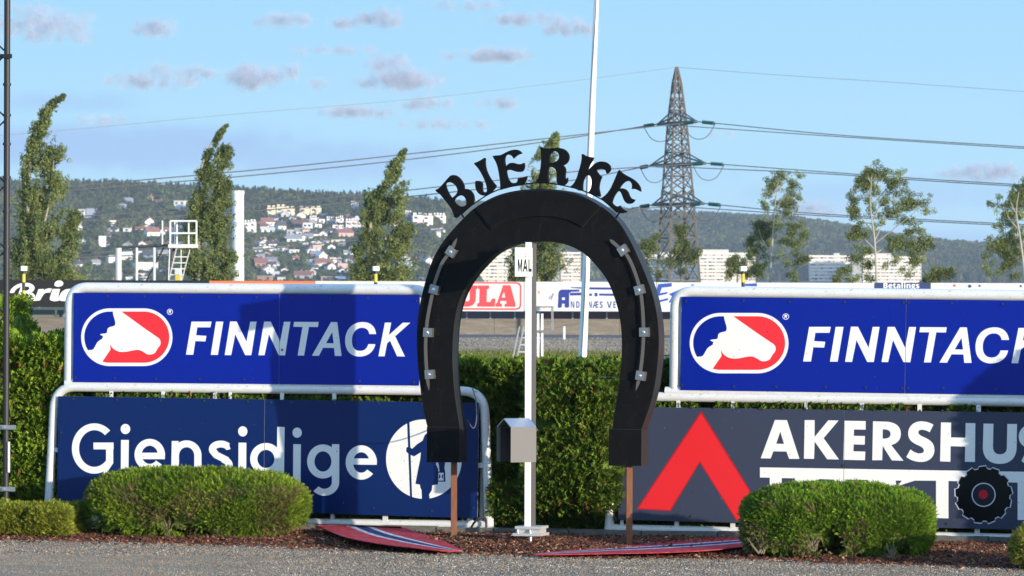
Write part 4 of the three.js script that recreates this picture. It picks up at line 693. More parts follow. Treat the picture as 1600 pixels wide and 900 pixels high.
// ---------------------------------------------------------------- the black lattice mast
{
  const z = 0.35, p = (px, py) => S(px, py, z), o = thing('lattice_mast', 'slender black lattice mast with pipe and cross brackets, cut by the frame edge', 'mast', V(p(6, 700).x, 0, z));
  const dark = mat(0.03, 0.03, 0.033, 0.5, 0.3), x = p(10, 450).x, xl = x - 0.34, topY = 6.2;
  for (const [a, b, r] of [[x, z, 0.029], [xl, z, 0.024]]) part(o, 'leg_pipe', rod(V(a, 0.02, b), V(a - (a === x ? 0 : 0), topY, b), r, r, 12), dark);
  for (let i = 0; i < 20; i++) { const y = 0.2 + i * 0.3, up = i % 2; part(o, 'brace', rod(V(up ? xl : x, y, z), V(up ? x : xl, y + 0.3, z), 0.008), dark); }
  for (const [py, px] of [[88, 21], [667.5, 27], [764, 26]]) { const q = p(px, py); part(o, 'cross_bracket', merge([box(q.x - 0.55, q.x, q.y - 0.02, q.y + 0.02, z + 0.033, z + 0.052), rod(V(x, q.y, z), V(x, q.y, z + 0.075), 0.013)]), py > 200 ? GALV : dark); }
  for (const py of [132, 180, 225, 277, 330, 385]) { const q = p(10, py); part(o, 'pipe_clamp', rod(V(x, q.y - 0.012, z), V(x, q.y + 0.012, z), 0.038, 0.038, 12), dark); }
  const c = p(12, 700); part(o, 'hanging_label', box(c.x + 0.015, c.x + 0.035, p(12, 738).y, p(12, 690).y, z + 0.03, z + 0.036), mat(0.75, 0.75, 0.74, 0.5));
}
// ---------------------------------------------------------------- just behind the hedge: flagpole, camera steps, markers
{
  const Z = 118, a = at(909.5, 580, Z), b = at(932, 0, Z), d = b.clone().sub(a), top = a.clone().addScaledVector(d, 1.28), px = Z / FOCAL;
  const foot = a.clone().addScaledVector(d, -(a.y + 0.05) / d.y);
  const o = thing('flagpole', 'tall slightly leaning white flagpole rising through the horseshoe arch', 'flagpole', V(foot.x, 0, foot.z));
  part(o, 'pole', rod(foot, top, 6.8 * px, 2.9 * px, 20), mat(0.83, 0.83, 0.83, 0.4));
  part(o, 'finial', new THREE.SphereGeometry(0.09, 16, 12).translate(top.x, top.y, top.z), mat(0.5, 0.4, 0.12, 0.35, 0.7));
  const off = AHEAD.clone().multiplyScalar(-0.12).addScaledVector(RIGHT, -0.015), hal = [0, 0.2, 0.42, 0.6, 0.8, 1].map((t) => a.clone().addScaledVector(d, t * 1.2).add(off).addScaledVector(RIGHT, (t < 1 ? Math.sin(t * 9) * 0.03 - 0.02 : 0)));
  part(o, 'halyard', tube(hal, 0.013, 60, 5), mat(0.10, 0.11, 0.14, 0.8));
}
{
  const Z = 121, q = (px, py, dz = 0) => at(px, py, Z + dz), o = thing('camera_steps', 'small grey metal viewing platform with a caged rail and steep steps, behind the finish post', 'viewing platform', q(838, 582).setY(0)), m = mat(0.20, 0.205, 0.21, 0.6, 0.4), lite = mat(0.5, 0.51, 0.52, 0.5, 0.4);
  for (const [x, dz] of [[829, 0], [864, 0], [831, 1.1], [862, 1.1]]) part(o, 'post', bar(q(x, 478.5, dz), q(x, 517, dz), 0.022), m);
  for (const dz of [0, 1.1]) for (const y of [479.5, 501.5]) part(o, 'rail', bar(q(828, y, dz), q(865, y, dz), 0.022), m);
  part(o, 'deck', box(-0.3, 0.3, -0.025, 0.025, -0.6, 0.6).rotateY(YAW).translate(q(846, 517, 0.5).x, q(846, 517, 0.5).y, q(846, 517, 0.5).z), m);
  for (const x of [840.5, 847]) part(o, 'leg', bar(q(x, 490), q(x, 588), 0.05), lite);
  for (const [a, b] of [[[798, 575], [812, 510]], [[804, 577], [819, 510]], [[831, 577], [846, 508]], [[834, 577], [849, 508]]]) part(o, 'stringer', bar(q(...a), q(...b), 0.028), lite);
  for (let i = 0; i < 6; i++) part(o, 'tread', bar(q(804 + i * 3, 572 - i * 11), q(833 + i * 3, 572 - i * 11), 0.03), lite);
}
single('marker_post', rod(at(881.3, 530.5, 176), at(881.3, 510, 176), 0.045, 0.042, 10), mat(0.82, 0.82, 0.8, 0.5), 'short white marker post on the edge of the opposite straight', 'marker post');
// striped distance posts beside the far wall
for (const [x, y0, label] of [[37, 524, 'yellow and black striped post with white head, in front of the black lettered board'], [587, 527, 'yellow and black striped post with white head, below the poplar nearest the arch'], [1161, 529, 'yellow and black striped post with white head, in front of the pale tower blocks']]) {
  const Z = 181, q = (py) => at(x, py, Z), base = q(y0), o = thing('striped_post', label, 'post', base.clone().setY(0), 0, 'striped posts along the far wall');
  const yel = mat(0.72, 0.50, 0.05, 0.5), blk = mat(0.02, 0.02, 0.02, 0.5);
  for (let i = 0; i < 8; i++) part(o, 'band', rod(q(428 + i * 13), q(441 + i * 13), 0.062, 0.062, 12), i % 2 ? blk : yel);
  part(o, 'collar', rod(q(424), q(428), 0.075, 0.075, 12), blk);
  const h = q(419.5); part(o, 'head', new THREE.BoxGeometry(0.21, 0.16, 0.21).rotateY(YAW + 0.3).translate(h.x, h.y, h.z), mat(0.82, 0.82, 0.8, 0.5));
}
// ---------------------------------------------------------------- far wall and its advertising boards
{
  const Z = 190, wall = thing('concrete_wall', 'long low concrete wall along the opposite straight', 'wall', far(0, 0, Z), YAW), yT = at(800, 498, Z).y, yD = at(800, 486, Z).y, R = rng(3);
  const cm = [0.9, 1, 1.06].map((k) => new THREE.MeshStandardMaterial({ map: concreteTex, color: new THREE.Color().setRGB(0.56 * k, 0.535 * k, 0.50 * k), roughness: 0.95 }));
  let X = -46;
  while (X < 46) {
    const L = 4.2 + R() * 1.6, o = far(X + L / 2, 0, Z);
    const g = new THREE.BoxGeometry(L - 0.012, yT + 0.05, 0.3, 1, 1, 1); g.rotateY(YAW).translate(o.x, yT / 2 - 0.025, o.z);
    part(wall, 'wall_segment', g, cm[Math.floor(R() * 3)]);
    X += L;
  }
  for (let i = 0; i < 16; i++) { const o = far(-44 + i * 6, 0, Z + 0.9), h = yD - 0.02; const g = new THREE.BoxGeometry(5.9, h, 0.25).rotateY(YAW).translate(o.x, h / 2, o.z); part(wall, 'backing_panel', g, mat(0.10 + 0.09 * R(), 0.10 + 0.08 * R(), 0.105 + 0.07 * R(), 0.95)); }
}
function farBoard(label, x0, x1, yt, yb, draw, W = 1024) {
  const Z = 189.2, H2_ = 128, a = at(x0, yt, Z), b = at(x1, yt, Z), c = at(x0, yb, Z), w = a.distanceTo(b), h = a.y - c.y, mid = a.clone().add(b).multiplyScalar(0.5), cv = document.createElement('canvas');
  cv.width = W; cv.height = H2_; const ctx = cv.getContext('2d'), map = (px, py) => [(px - x0) / (x1 - x0) * W, (py - yt) / (yb - yt) * H2_];
  draw(ctx, map, W, H2_);
  const tex = new THREE.CanvasTexture(cv); tex.colorSpace = THREE.SRGBColorSpace; tex.magFilter = THREE.LinearFilter;
  const o = thing('track_board', label, 'advertising board', V(mid.x, c.y, mid.z), YAW), rim = mat(0.3, 0.3, 0.3, 0.7);
  piece(o, 'board_face', new THREE.BoxGeometry(w - 0.02, h, 0.05), [rim, rim, rim, rim, new THREE.MeshStandardMaterial({ map: tex, roughness: 0.6 }), rim], V(0, h / 2, 0));
  for (const k of [-0.4, -0.13, 0.13, 0.4]) piece(o, 'support_post', new THREE.BoxGeometry(0.06, h + c.y - 0.1, 0.06), GALV, V(k * w, (h - c.y) / 2 - 0.05, -1.4));
}
const bg = (ctx, color, W, H) => { ctx.fillStyle = color; ctx.fillRect(0, 0, W, H); };
const marks = (ctx, map, color, list) => { ctx.fillStyle = color; for (const [x, y, w, h] of list) { const p = map(x, y), q = map(x + w, y + h); ctx.fillRect(p[0], p[1], q[0] - p[0], q[1] - p[1]); } };
farBoard('black board with big white script lettering behind the tall leafy hedge', -40, 327, 437, 479.5, (ctx, map, W, H) => {
  bg(ctx, '#0b0b0c', W, H);
  const Z4 = (t) => fill(ctx, '#ecece9', t, map, 4, 0, 430);
  Z4('M 60 108 C 66 84 92 56 140 48 C 190 40 224 62 214 88 C 208 100 200 104 192 106 C 216 112 226 130 212 148 C 190 168 120 168 84 152 L 80 134 C 96 140 106 134 112 122 L 130 72 C 108 78 92 92 90 106 C 80 112 66 112 60 108 Z M 158 70 L 148 98 C 168 98 186 88 184 78 C 182 70 170 68 158 70 Z M 144 112 L 136 142 C 160 144 182 134 180 122 C 178 112 160 110 144 112 Z');
  Z4('M 240 86 L 276 84 L 270 98 C 284 82 306 78 326 82 L 312 108 C 294 104 278 108 268 124 L 250 156 L 204 160 C 222 140 232 112 240 86 Z');
  Z4('M 330 84 L 376 84 C 368 112 364 130 366 142 L 382 136 L 378 152 C 352 166 318 162 310 148 C 316 126 322 104 330 84 Z M 340 58 C 342 36 360 28 380 32 C 398 38 400 54 388 64 C 374 72 342 74 340 58 Z');
  Z4('M 400 92 C 420 80 460 80 500 92 L 470 150 C 430 164 380 164 366 150 C 370 120 384 102 400 92 Z');
  marks(ctx, map, '#ecece9', [[125, 452, 22, 8], [176, 452, 30, 8], [218, 452, 22, 8], [248, 452, 30, 8], [286, 452, 20, 8]]);
});
farBoard('orange board with black lettering beside the black script board', 327, 492, 438.5, 484, (ctx, map, W, H) => { bg(ctx, '#e2764a', W, H); marks(ctx, map, '#1a1511', [[386, 456.5, 8, 12], [397, 457.5, 6, 11], [406, 456, 8, 12], [417, 457.5, 4, 12], [424, 456, 8, 12]]); marks(ctx, map, '#c9582f', [[327, 438, 165, 1.3]]); }, 512);
farBoard('white board with green and yellow chequers behind the upper blue board', 492, 676, 439, 485, (ctx, map, W, H) => { bg(ctx, '#cdccc6', W, H); for (let i = 0; i < 17; i++) marks(ctx, map, i < 4 ? ['#1d6b5c', '#cdccc6', '#111'][i % 3] : '#d8cf62', [[504 + i * 9, 454, 5.5, 8]]); }, 512);
farBoard('white board with red slab letters inside a rounded red border', 676, 819, 440, 486, (ctx, map, W, H) => {
  bg(ctx, '#cdccc9', W, H);
  const Z = (t, c = '#d8444a') => fill(ctx, c, t, map, 3.75, 640, 440), red = '#d8444a';
  Z('M 170 2 L 622 2 C 648 2 656 14 656 34 L 656 132 C 656 152 646 164 622 164 L 170 164 Z'); Z('M 170 10 L 616 10 C 640 10 647 20 647 38 L 647 128 C 647 146 640 155 616 155 L 170 155 Z', '#cdccc9');
  Z('M 276 22 L 336 22 L 336 40 L 326 44 L 326 100 C 326 120 344 120 352 104 L 352 44 L 342 40 L 342 22 L 398 22 L 398 40 L 390 44 L 388 104 C 384 138 356 148 326 146 C 296 144 286 126 286 98 L 286 44 L 276 40 Z');
  Z('M 400 22 L 466 22 L 466 40 L 454 44 L 452 118 L 474 118 L 484 98 L 504 98 L 500 146 L 396 146 L 396 128 L 408 122 L 410 44 L 400 40 Z');
  Z('M 548 20 L 592 20 L 620 122 L 622 128 L 622 146 L 558 146 L 558 130 L 570 126 L 566 112 L 534 112 L 530 126 L 542 130 L 542 146 L 504 146 L 504 128 L 514 122 Z M 540 92 L 562 92 L 554 58 Z');
}, 512);
farBoard('white board with blue lettering and a tall blue initial, behind the flagpole', 819, 1026, 440, 486, (ctx, map, W, H) => {
  bg(ctx, '#cbccca', W, H);
  const Z = (t, c = '#1c2f86') => fill(ctx, c, t, map, 3.915, 760, 370);
  Z('M 436 432 L 440 345 C 442 328 452 322 470 322 L 568 322 L 568 334 L 520 336 C 510 338 506 344 506 352 L 506 428 C 500 434 482 434 478 428 L 478 408 L 462 408 L 462 426 C 458 434 442 436 436 432 Z M 462 386 L 480 386 L 480 370 L 462 370 Z', '#1c2f86'); Z('M 516 307 L 790 309 L 790 322 L 620 320 L 516 311 Z'); Z('M 510 342 L 590 340 L 590 356 L 510 358 Z'); Z('M 614 346 L 646 346 L 646 360 L 614 360 Z M 662 342 L 680 342 L 680 362 L 662 362 Z M 690 346 L 800 346 L 800 360 L 690 358 Z');
  ctx.fillStyle = '#1c2f86'; ctx.font = 'bold 44px sans-serif';
  for (const [ch, x, w] of [['N', 513, 28], ['D', 546, 26], ['N', 621, 27], ['Æ', 650, 38], ['S', 692, 22], ['V', 738, 30], ['E', 774, 20], ['T', 798, 22]]) { const p = map(760 + x / 3.915, 370 + 433 / 3.915), q = map(760 + (x + w) / 3.915, 480); const m = ctx.measureText(ch).width; ctx.save(); ctx.translate(p[0], p[1]); ctx.scale((q[0] - p[0]) / m, 0.9); ctx.fillText(ch, 0, 0); ctx.restore(); }
  ctx.globalAlpha = 0.8; Z('M 378 376 L 392 358 L 396 362 L 386 374 L 392 380 L 404 344 L 412 346 L 398 384 Z', '#4c5a92'); Z('M 312 330 L 324 330 L 328 345 L 316 352 Z', '#d8805e'); Z('M 326 300 L 344 292 L 352 310 L 340 330 Z M 350 400 L 372 396 L 376 410 Z', '#c9c9c6'); Z('M 338 428 L 364 424 L 350 440 Z', '#d8805e'); ctx.globalAlpha = 1;
}, 1024);
farBoard('white board with slanting blue brush lettering behind the slate and blue boards', 1026, 1366, 441, 487, (ctx, map, W, H) => {
  bg(ctx, '#cdcdca', W, H);
  const Z = (t, c = '#2148a4') => fill(ctx, c, t, map, 5.333, 1030, 430);
  Z('M -10 74 L 102 64 L 102 94 L 20 104 L 4 150 L 70 138 L 62 156 L -8 172 L -24 214 L 70 190 L 74 206 L 0 226 L -60 236 Z'); Z('M 78 158 L 168 118 L 160 134 L 130 152 L 126 180 L 96 226 L 76 230 L 104 176 Z'); Z('M 680 72 L 814 64 L 814 90 L 700 88 Z M 262 78 L 288 74 L 290 84 L 262 86 Z');
  for (const x of [230, 294, 368, 436, 492, 556, 700, 786, 848, 900, 960, 1040, 1100, 1210, 1252, 1300, 1362, 1440, 1490, 1550, 1600, 1680]) Z(`M ${x} 168 L ${x + 38} 166 L ${x + 18} 260 L ${x - 24} 262 Z`);
}, 1024);
farBoard('dark blue board with two lines of white lettering above the blue board', 1366, 1454, 441.5, 488, (ctx, map, W, H) => {
  bg(ctx, '#1d3668', W, H); ctx.fillStyle = '#e8e8e6'; ctx.font = 'bold 33px sans-serif';
  for (const [t, x, y, w] of [['Betalings', 1379, 450, 58], ['Terminaler', 1374, 469, 66]]) { const p = map(x, y), q = map(x + w, y); ctx.save(); ctx.translate(...p); ctx.scale((q[0] - p[0]) / ctx.measureText(t).width, 1); ctx.fillText(t, 0, 0); ctx.restore(); }
}, 512);
farBoard('white board with red and navy marks at the end of the row of boards', 1454, 1700, 442, 489, (ctx, map, W, H) => {
  bg(ctx, '#cdcdca', W, H);
  const Z = (t, c) => fill(ctx, c, t, map, 7.5, 1440, 440);
  Z(ellipsePath(380, 46, 17, 14), '#c9404a'); Z(ellipsePath(560, 52, 22, 18), '#1d3a6c'); Z(ellipsePath(677, 48, 14, 13), '#1d3a6c'); Z(ellipsePath(1162, 50, 14, 14), '#1d3a6c');
  for (const x of [150, 225, 288, 350]) Z(`M ${x} 170 L ${x + 30} 170 L ${x + 40} 230 L ${x} 230 Z`, '#c9404a');
  for (const x of [510, 610, 722, 825, 920, 1022, 1120, 1210, 1300]) Z(`M ${x} 170 L ${x + 30} 170 L ${x + 40} 230 L ${x - 8} 230 Z`, '#22406f');
}, 512);

// ---------------------------------------------------------------- white gantry with railed cage and ladder, white chimney
{
  const Z = 206, q = (px, py, dz = 0) => at(px, py, Z + dz), k = Z / FOCAL, o = thing('camera_gantry', 'white railed camera platform with a ladder and a dark beam on white posts', 'camera platform', q(285, 440).setY(0)), w = mat(0.68, 0.68, 0.66, 0.5), d = mat(0.05, 0.055, 0.06, 0.6, 0.3), g = mat(0.36, 0.37, 0.38, 0.6, 0.4);
  const P = (nm, a, b, px, m) => part(o, nm, bar(a, b, px * k * 0.85), m);
  for (const [dz, dx, dy] of [[0, 0, 0], [1.15, 13, 0]]) {
    const L = 266 + dx * 0.55, Rr = 307 - (dz ? 12 : 0), t = 345.5, b = 386;
    for (const x of [L, Rr]) P('rail_post', q(x, t, dz), q(x, b, dz), dz ? 2 : 2.8, w);
    for (const y of [t, 364.5]) P('rail', q(L, y, dz), q(Rr, y, dz), dz ? 1.8 : 2.8, w);
  }
  for (const x of [276.5, 294.5]) P('rail_post', q(x, 345.5, 0.5), q(x, 386, 0.5), 2.2, w);
  for (const [x, x2] of [[266, 273], [307, 295]]) for (const y of [345.5, 364.5]) P('rail', q(x, y), q(x2, y, 1.15), 1.8, w);
  part(o, 'deck', new THREE.BoxGeometry(44 * k, 5.5 * k, 1.3).rotateY(YAW).translate(q(286.5, 384.5, 0.6).x, q(286.5, 384.5, 0.6).y, q(286.5, 384.5, 0.6).z), w);
  P('rail_post', q(253.8, 344.5), q(253.8, 382), 2.2, w); P('rail', q(254, 344.5), q(266, 344), 1.2, d);
  for (const [a, b] of [[[275.5, 388], [262, 446]], [[296.5, 390], [282, 446]]]) P('ladder_stringer', q(...a), q(...b), 2, g);
  for (let i = 0; i < 5; i++) P('rung', q(273 - i * 2.2, 401.5 + i * 9.3), q(293.3 - i * 2.2, 401.5 + i * 9.3), 1.8, w);
  P('beam', q(180, 387, 0.4), q(268, 382.5, 0.4), 4.2, d); P('brace', q(228, 440, 0.4), q(256, 387, 0.4), 2.4, d); P('brace', q(272, 388, 0.7), q(262, 440, 0.7), 5, d); P('ladder_post', q(265, 389), q(263, 440), 1.5, w); P('ladder_post', q(283, 390), q(283, 441), 1.4, w);
  part(o, 'support_post', rod(q(185, 560), q(185, 387.5), 5.2 * k, 5.2 * k, 16), mat(0.55, 0.56, 0.56, 0.5));
  for (const [x, r] of [[213.5, 2.1], [241, 2.1]]) part(o, 'support_post', rod(q(x, 560), q(x, 387), r * k, r * k, 12), mat(0.66, 0.66, 0.64, 0.5));
  const lamp = q(278.5, 425); part(o, 'lamp_box', box(lamp.x - 0.11, lamp.x + 0.11, lamp.y - 0.11, lamp.y + 0.12, lamp.z - 0.1, lamp.z + 0.1), w); part(o, 'lamp_bracket', box(lamp.x - 0.1, lamp.x + 0.1, lamp.y - 0.42, lamp.y - 0.12, lamp.z - 0.08, lamp.z + 0.08), mat(0.7, 0.55, 0.1, 0.5));
}
{
  const Z = 480, q = (py) => at(372, py, Z), k = Z / FOCAL, b = q(480), o = thing('white_chimney', 'tall white round chimney standing beside the second poplar', 'chimney', V(b.x, 0, b.z));
  part(o, 'shaft', rod(V(b.x, 0, b.z), q(303), 9.3 * k, 9 * k, 28), mat(0.80, 0.80, 0.80, 0.6));
  for (let i = 0; i < 12; i++) { const a = i / 12 * 6.283, c = q(300.6); part(o, 'crown_block', new THREE.BoxGeometry(0.24, 5.5 * k, 0.14).rotateY(-a + Math.PI / 2).translate(c.x + Math.cos(a) * 8.4 * k, c.y, c.z + Math.sin(a) * 8.4 * k), mat(0.78, 0.78, 0.77, 0.6)); }
}
// ---------------------------------------------------------------- poplars and birches
function leafClump(seed, n, size, flat = 0.3) {
  const R = rng(seed), p = [];
  for (let i = 0; i < n; i++) {
    const c = V((R() - 0.5) * 2, (R() - 0.5) * 2, (R() - 0.5) * 2); if (c.length() > 1) c.normalize();
    const a = V(R() - 0.5, R() - 0.5, R() - 0.5).normalize(), b = a.clone().cross(V(R() - 0.5, R() - 0.5, R() - 0.5)).normalize(), s = size * (0.7 + 0.6 * R());
    const t = c.clone().addScaledVector(a, s), u = c.clone().addScaledVector(a, -s), v = c.clone().addScaledVector(b, s * 0.62), w = c.clone().addScaledVector(b, -s * 0.62);
    for (const q of [u, v, t, u, t, w]) p.push(q.x, q.y, q.z);
  }
  const g = new THREE.BufferGeometry(); g.setAttribute('position', new THREE.Float32BufferAttribute(p, 3)); g.computeVertexNormals(); return g;
}
const CLUMPS = [1, 2, 3].map((k) => leafClump(k * 13, 9, 0.34)), THIN = [1, 2, 3].map((k) => { const g = leafClump(k * 13 + 5, 8, 0.24); g.scale(1.5, 1.5, 1.5); return g; });
const TREELEAF = new THREE.MeshPhysicalMaterial({ color: 0xffffff, roughness: 0.55, specularIntensity: 0.4, transmission: 0.22, thickness: 0 });
// limbs: [points in frame pixels, start radius px]; plumes: [points, radius px at each end, clumps]
function tree(name, label, Z, base, limbs, plumes, tones, seed, o = {}) {
  const R = rng(seed), k = Z / FOCAL, foot = at(base, 470, Z).setY(0), t = thing(name, label, 'tree', foot, 0, o.group), woods = [], bark = o.bark ?? mat(0.17, 0.14, 0.10, 0.9);
  limbs.forEach(([pts, r, dz = 0], i) => {
    const P = pts.map(([px, py], j) => at(px, py, Z + dz * j / Math.max(1, pts.length - 1))), c = new THREE.CatmullRomCurve3(P, false, 'centripetal'), n = 14;
    const q = c.getPoints(n), g = [];
    for (let j = 0; j < n; j++) g.push(rod(q[j], q[j + 1], r * k * (1 - 0.8 * j / n), r * k * (1 - 0.8 * (j + 1) / n), 7));
    woods.push([i, merge(g)]);
  });
  woods.forEach(([i, g]) => part(t, i ? 'limb' : 'trunk', g, bark));
  const lists = CLUMPS.map(() => []), inv = t.matrixWorld.clone().invert();
  for (const [pts, r0, r1, count, depth = 1] of plumes) {
    const P = pts.map(([px, py]) => at(px, py, Z)), c = new THREE.CatmullRomCurve3(P, false, 'centripetal');
    const shoots = Math.ceil(count * (o.dense ?? 2.3) / 13);
    for (let b = 0; b < shoots; b++) {                    // each shoot streams out along the limb and away with the wind
      const s = Math.pow(R(), r1 < r0 * 0.5 ? 1.45 : 1.05), from = c.getPoint(s), tan = c.getTangent(s), rr = lerp(r0, r1, s) * (o.fat ?? 1) * k * (0.68 + 0.75 * perlin.noise(from.y * 1.9, seed, b * 0.21) + 0.5 * R());
      const a = R() * 6.283, off = RIGHT.clone().multiplyScalar(Math.cos(a)).addScaledVector(AHEAD, Math.sin(a) * 0.8).addScaledVector(UPV, (R() - 0.5) * 0.6);
      from.addScaledVector(off, rr * 0.62 * Math.sqrt(R()));
      const dir = tan.multiplyScalar(1.0).addScaledVector(off, 0.7).addScaledVector(RIGHT, o.wind ?? 0.38).addScaledVector(V(R() - 0.5, R() - 0.5, R() - 0.5), 0.7).normalize(), len = rr * (0.7 + 0.8 * R());
      const shade = clamp(0.5 + 0.7 * perlin.noise(from.x * 1.4, from.y * 1.4, from.z * 1.4 + seed) + (R() - 0.5) * 0.5);
      for (let i = 0; i < 13; i++) {
        const u = Math.pow(R(), 0.8), p = from.clone().addScaledVector(dir, len * u).add(V(R() - 0.5, R() - 0.5, R() - 0.5).multiplyScalar(Math.min(0.27, rr * 0.75) * (1.3 - u)));
        if (perlin.noise(p.x * 0.9 + seed * 3, p.y * 0.9, p.z * 0.9) > (o.gap ?? 0.3) || p.y < 1.5) continue;
        const m = clamp(shade + (R() - 0.5) * 0.6), col = tones[0].map((v, j) => lerp(v, tones[1][j], m)), size = Math.min((o.size ?? 0.17) * (0.55 + 0.8 * R()) * (1.15 - 0.5 * u), 0.06 + rr * 0.6);
        lists[i % 3].push([p.applyMatrix4(inv), new THREE.Quaternion().setFromEuler(E4.set(R() * 6, R() * 6, -0.5 + R())), V(size, size * 1.15, size), col]);
      }
    }
  }
  lists.forEach((l, i) => instanced(t, 'crown', (o.clumps ?? CLUMPS)[i], TREELEAF, l));
}
const POP = [[0.065, 0.10, 0.025], [0.29, 0.335, 0.115]], PALE = mat(0.34, 0.30, 0.22, 0.9), PG = 'wind-bent poplars behind the far boards';
tree('poplar_tree', 'wind-bent poplar with forked pale trunk, beside the black mast', 300, 45, [[[[42, 490], [43, 400], [44, 300], [52, 220], [74, 170]], 4.5], [[[48, 480], [62, 380], [78, 310], [84, 250]], 3], [[[60, 480], [84, 420], [108, 350]], 2.6]],
  [[[[46, 455], [42, 390], [44, 330], [46, 300]], 26, 11, 700], [[[44, 320], [46, 270], [52, 225], [66, 188], [82, 162], [100, 150]], 15, 2, 1150], [[[66, 300], [72, 262], [82, 236]], 22, 12, 650], [[[60, 450], [62, 390], [68, 340], [76, 290]], 30, 16, 1500], [[[84, 450], [92, 400], [104, 362], [118, 336]], 26, 7, 1100], [[[20, 450], [28, 410], [34, 380]], 20, 12, 380], [[[66, 455], [100, 440]], 24, 20, 500]], POP, 5, { bark: PALE, group: PG, fat: 1.25, gap: 0.2 });
tree('poplar_tree', 'wind-bent poplar with ragged top between camera platform and white chimney', 300, 318, [[[[312, 490], [311, 400], [309, 310], [318, 250], [340, 205]], 4.5], [[[316, 480], [330, 380], [345, 310]], 3], [[[320, 480], [322, 420], [316, 380]], 3]],
  [[[[316, 450], [312, 390], [310, 345]], 30, 14, 1050], [[[310, 370], [310, 315], [318, 268], [332, 228], [352, 196]], 13, 2, 950], [[[318, 345], [330, 300], [338, 262], [350, 235]], 20, 9, 1000], [[[334, 440], [340, 380], [343, 325], [352, 286]], 20, 5, 1200], [[[342, 445], [352, 415], [359, 398]], 14, 5, 450], [[[300, 450], [306, 420]], 20, 18, 400]], POP, 15, { bark: PALE, group: PG, fat: 1.25, gap: 0.2 });
tree('poplar_tree', 'wind-bent poplar with split crown next to the horseshoe arch', 300, 592, [[[[578, 490], [576, 400], [582, 330], [600, 285], [625, 245]], 4], [[[584, 480], [604, 400], [622, 360]], 3]],
  [[[[572, 450], [574, 400], [578, 350], [584, 315]], 24, 12, 800], [[[584, 350], [592, 320], [604, 290], [614, 265], [632, 235]], 19, 2, 1150], [[[580, 330], [584, 306]], 11, 9, 250], [[[600, 350], [612, 318], [620, 290]], 20, 9, 700], [[[596, 450], [606, 410], [618, 380], [630, 358]], 26, 8, 1250], [[[560, 450], [563, 420], [562, 400]], 15, 8, 420], [[[600, 445], [612, 430]], 22, 18, 400]], POP, 25, { bark: PALE, group: PG, fat: 1.25, gap: 0.2 });
tree('poplar_tree', 'narrow poplar whose tip shows above the middle of the horseshoe arch', 300, 846, [[[[842, 490], [840, 400], [842, 300], [852, 240]], 4]],
  [[[[838, 455], [842, 420], [848, 390], [852, 360]], 28, 20, 1200], [[[848, 380], [846, 320], [842, 285], [846, 255], [860, 226], [868, 211]], 22, 3, 1500], [[[804, 440], [808, 415], [812, 396]], 14, 10, 420]], POP, 35, { bark: PALE, group: PG, fat: 1.25, gap: 0.2 });
const BIR = [[0.085, 0.115, 0.035], [0.29, 0.335, 0.12]], BARK = mat(0.40, 0.375, 0.33, 0.9), BG = 'thin windblown birches behind the far boards';
const fan = (list, r) => list.map((pts, i) => [pts, i ? 1.0 : r, (i % 3 - 1) * 1.2]), twigs = (list, seed, n) => { const R = rng(seed), out = []; list.forEach((pts, i) => { const m = i ? n : n * 2; for (let k = 0; k < m; k++) { const t = (i ? 0.3 : 0.55) + R() * (i ? 0.7 : 0.45), f = t * (pts.length - 1), j = Math.min(pts.length - 2, Math.floor(f)), u = f - j, x = lerp(pts[j][0], pts[j + 1][0], u), y = lerp(pts[j][1], pts[j + 1][1], u), d = Math.atan2(pts[j + 1][1] - pts[j][1], pts[j + 1][0] - pts[j][0]) + (R() - 0.5) * 1.9, L = 9 + R() * 15; out.push([[[x, y], [x + Math.cos(d) * L * 0.6 + 2, y + Math.sin(d) * L * 0.6], [x + Math.cos(d) * L + 8, y + Math.sin(d) * L + 1]], 6, 4.2, 12]); } }); return out; }, thicket = (x0, x1, yt, seed, n) => { const R = rng(seed), out = []; for (let k = 0; k < n; k++) { const x = lerp(x0, x1, R()), top = yt + 26 * Math.abs((x - x0) / (x1 - x0) - 0.5) * 2 * R(), y = lerp(446, top, Math.sqrt(R())); out.push([[[x, y + 6], [x + 2, y], [x + 9, y - 6]], 6.5, 4.5, 24]); } return out; },
  _unused = 0;
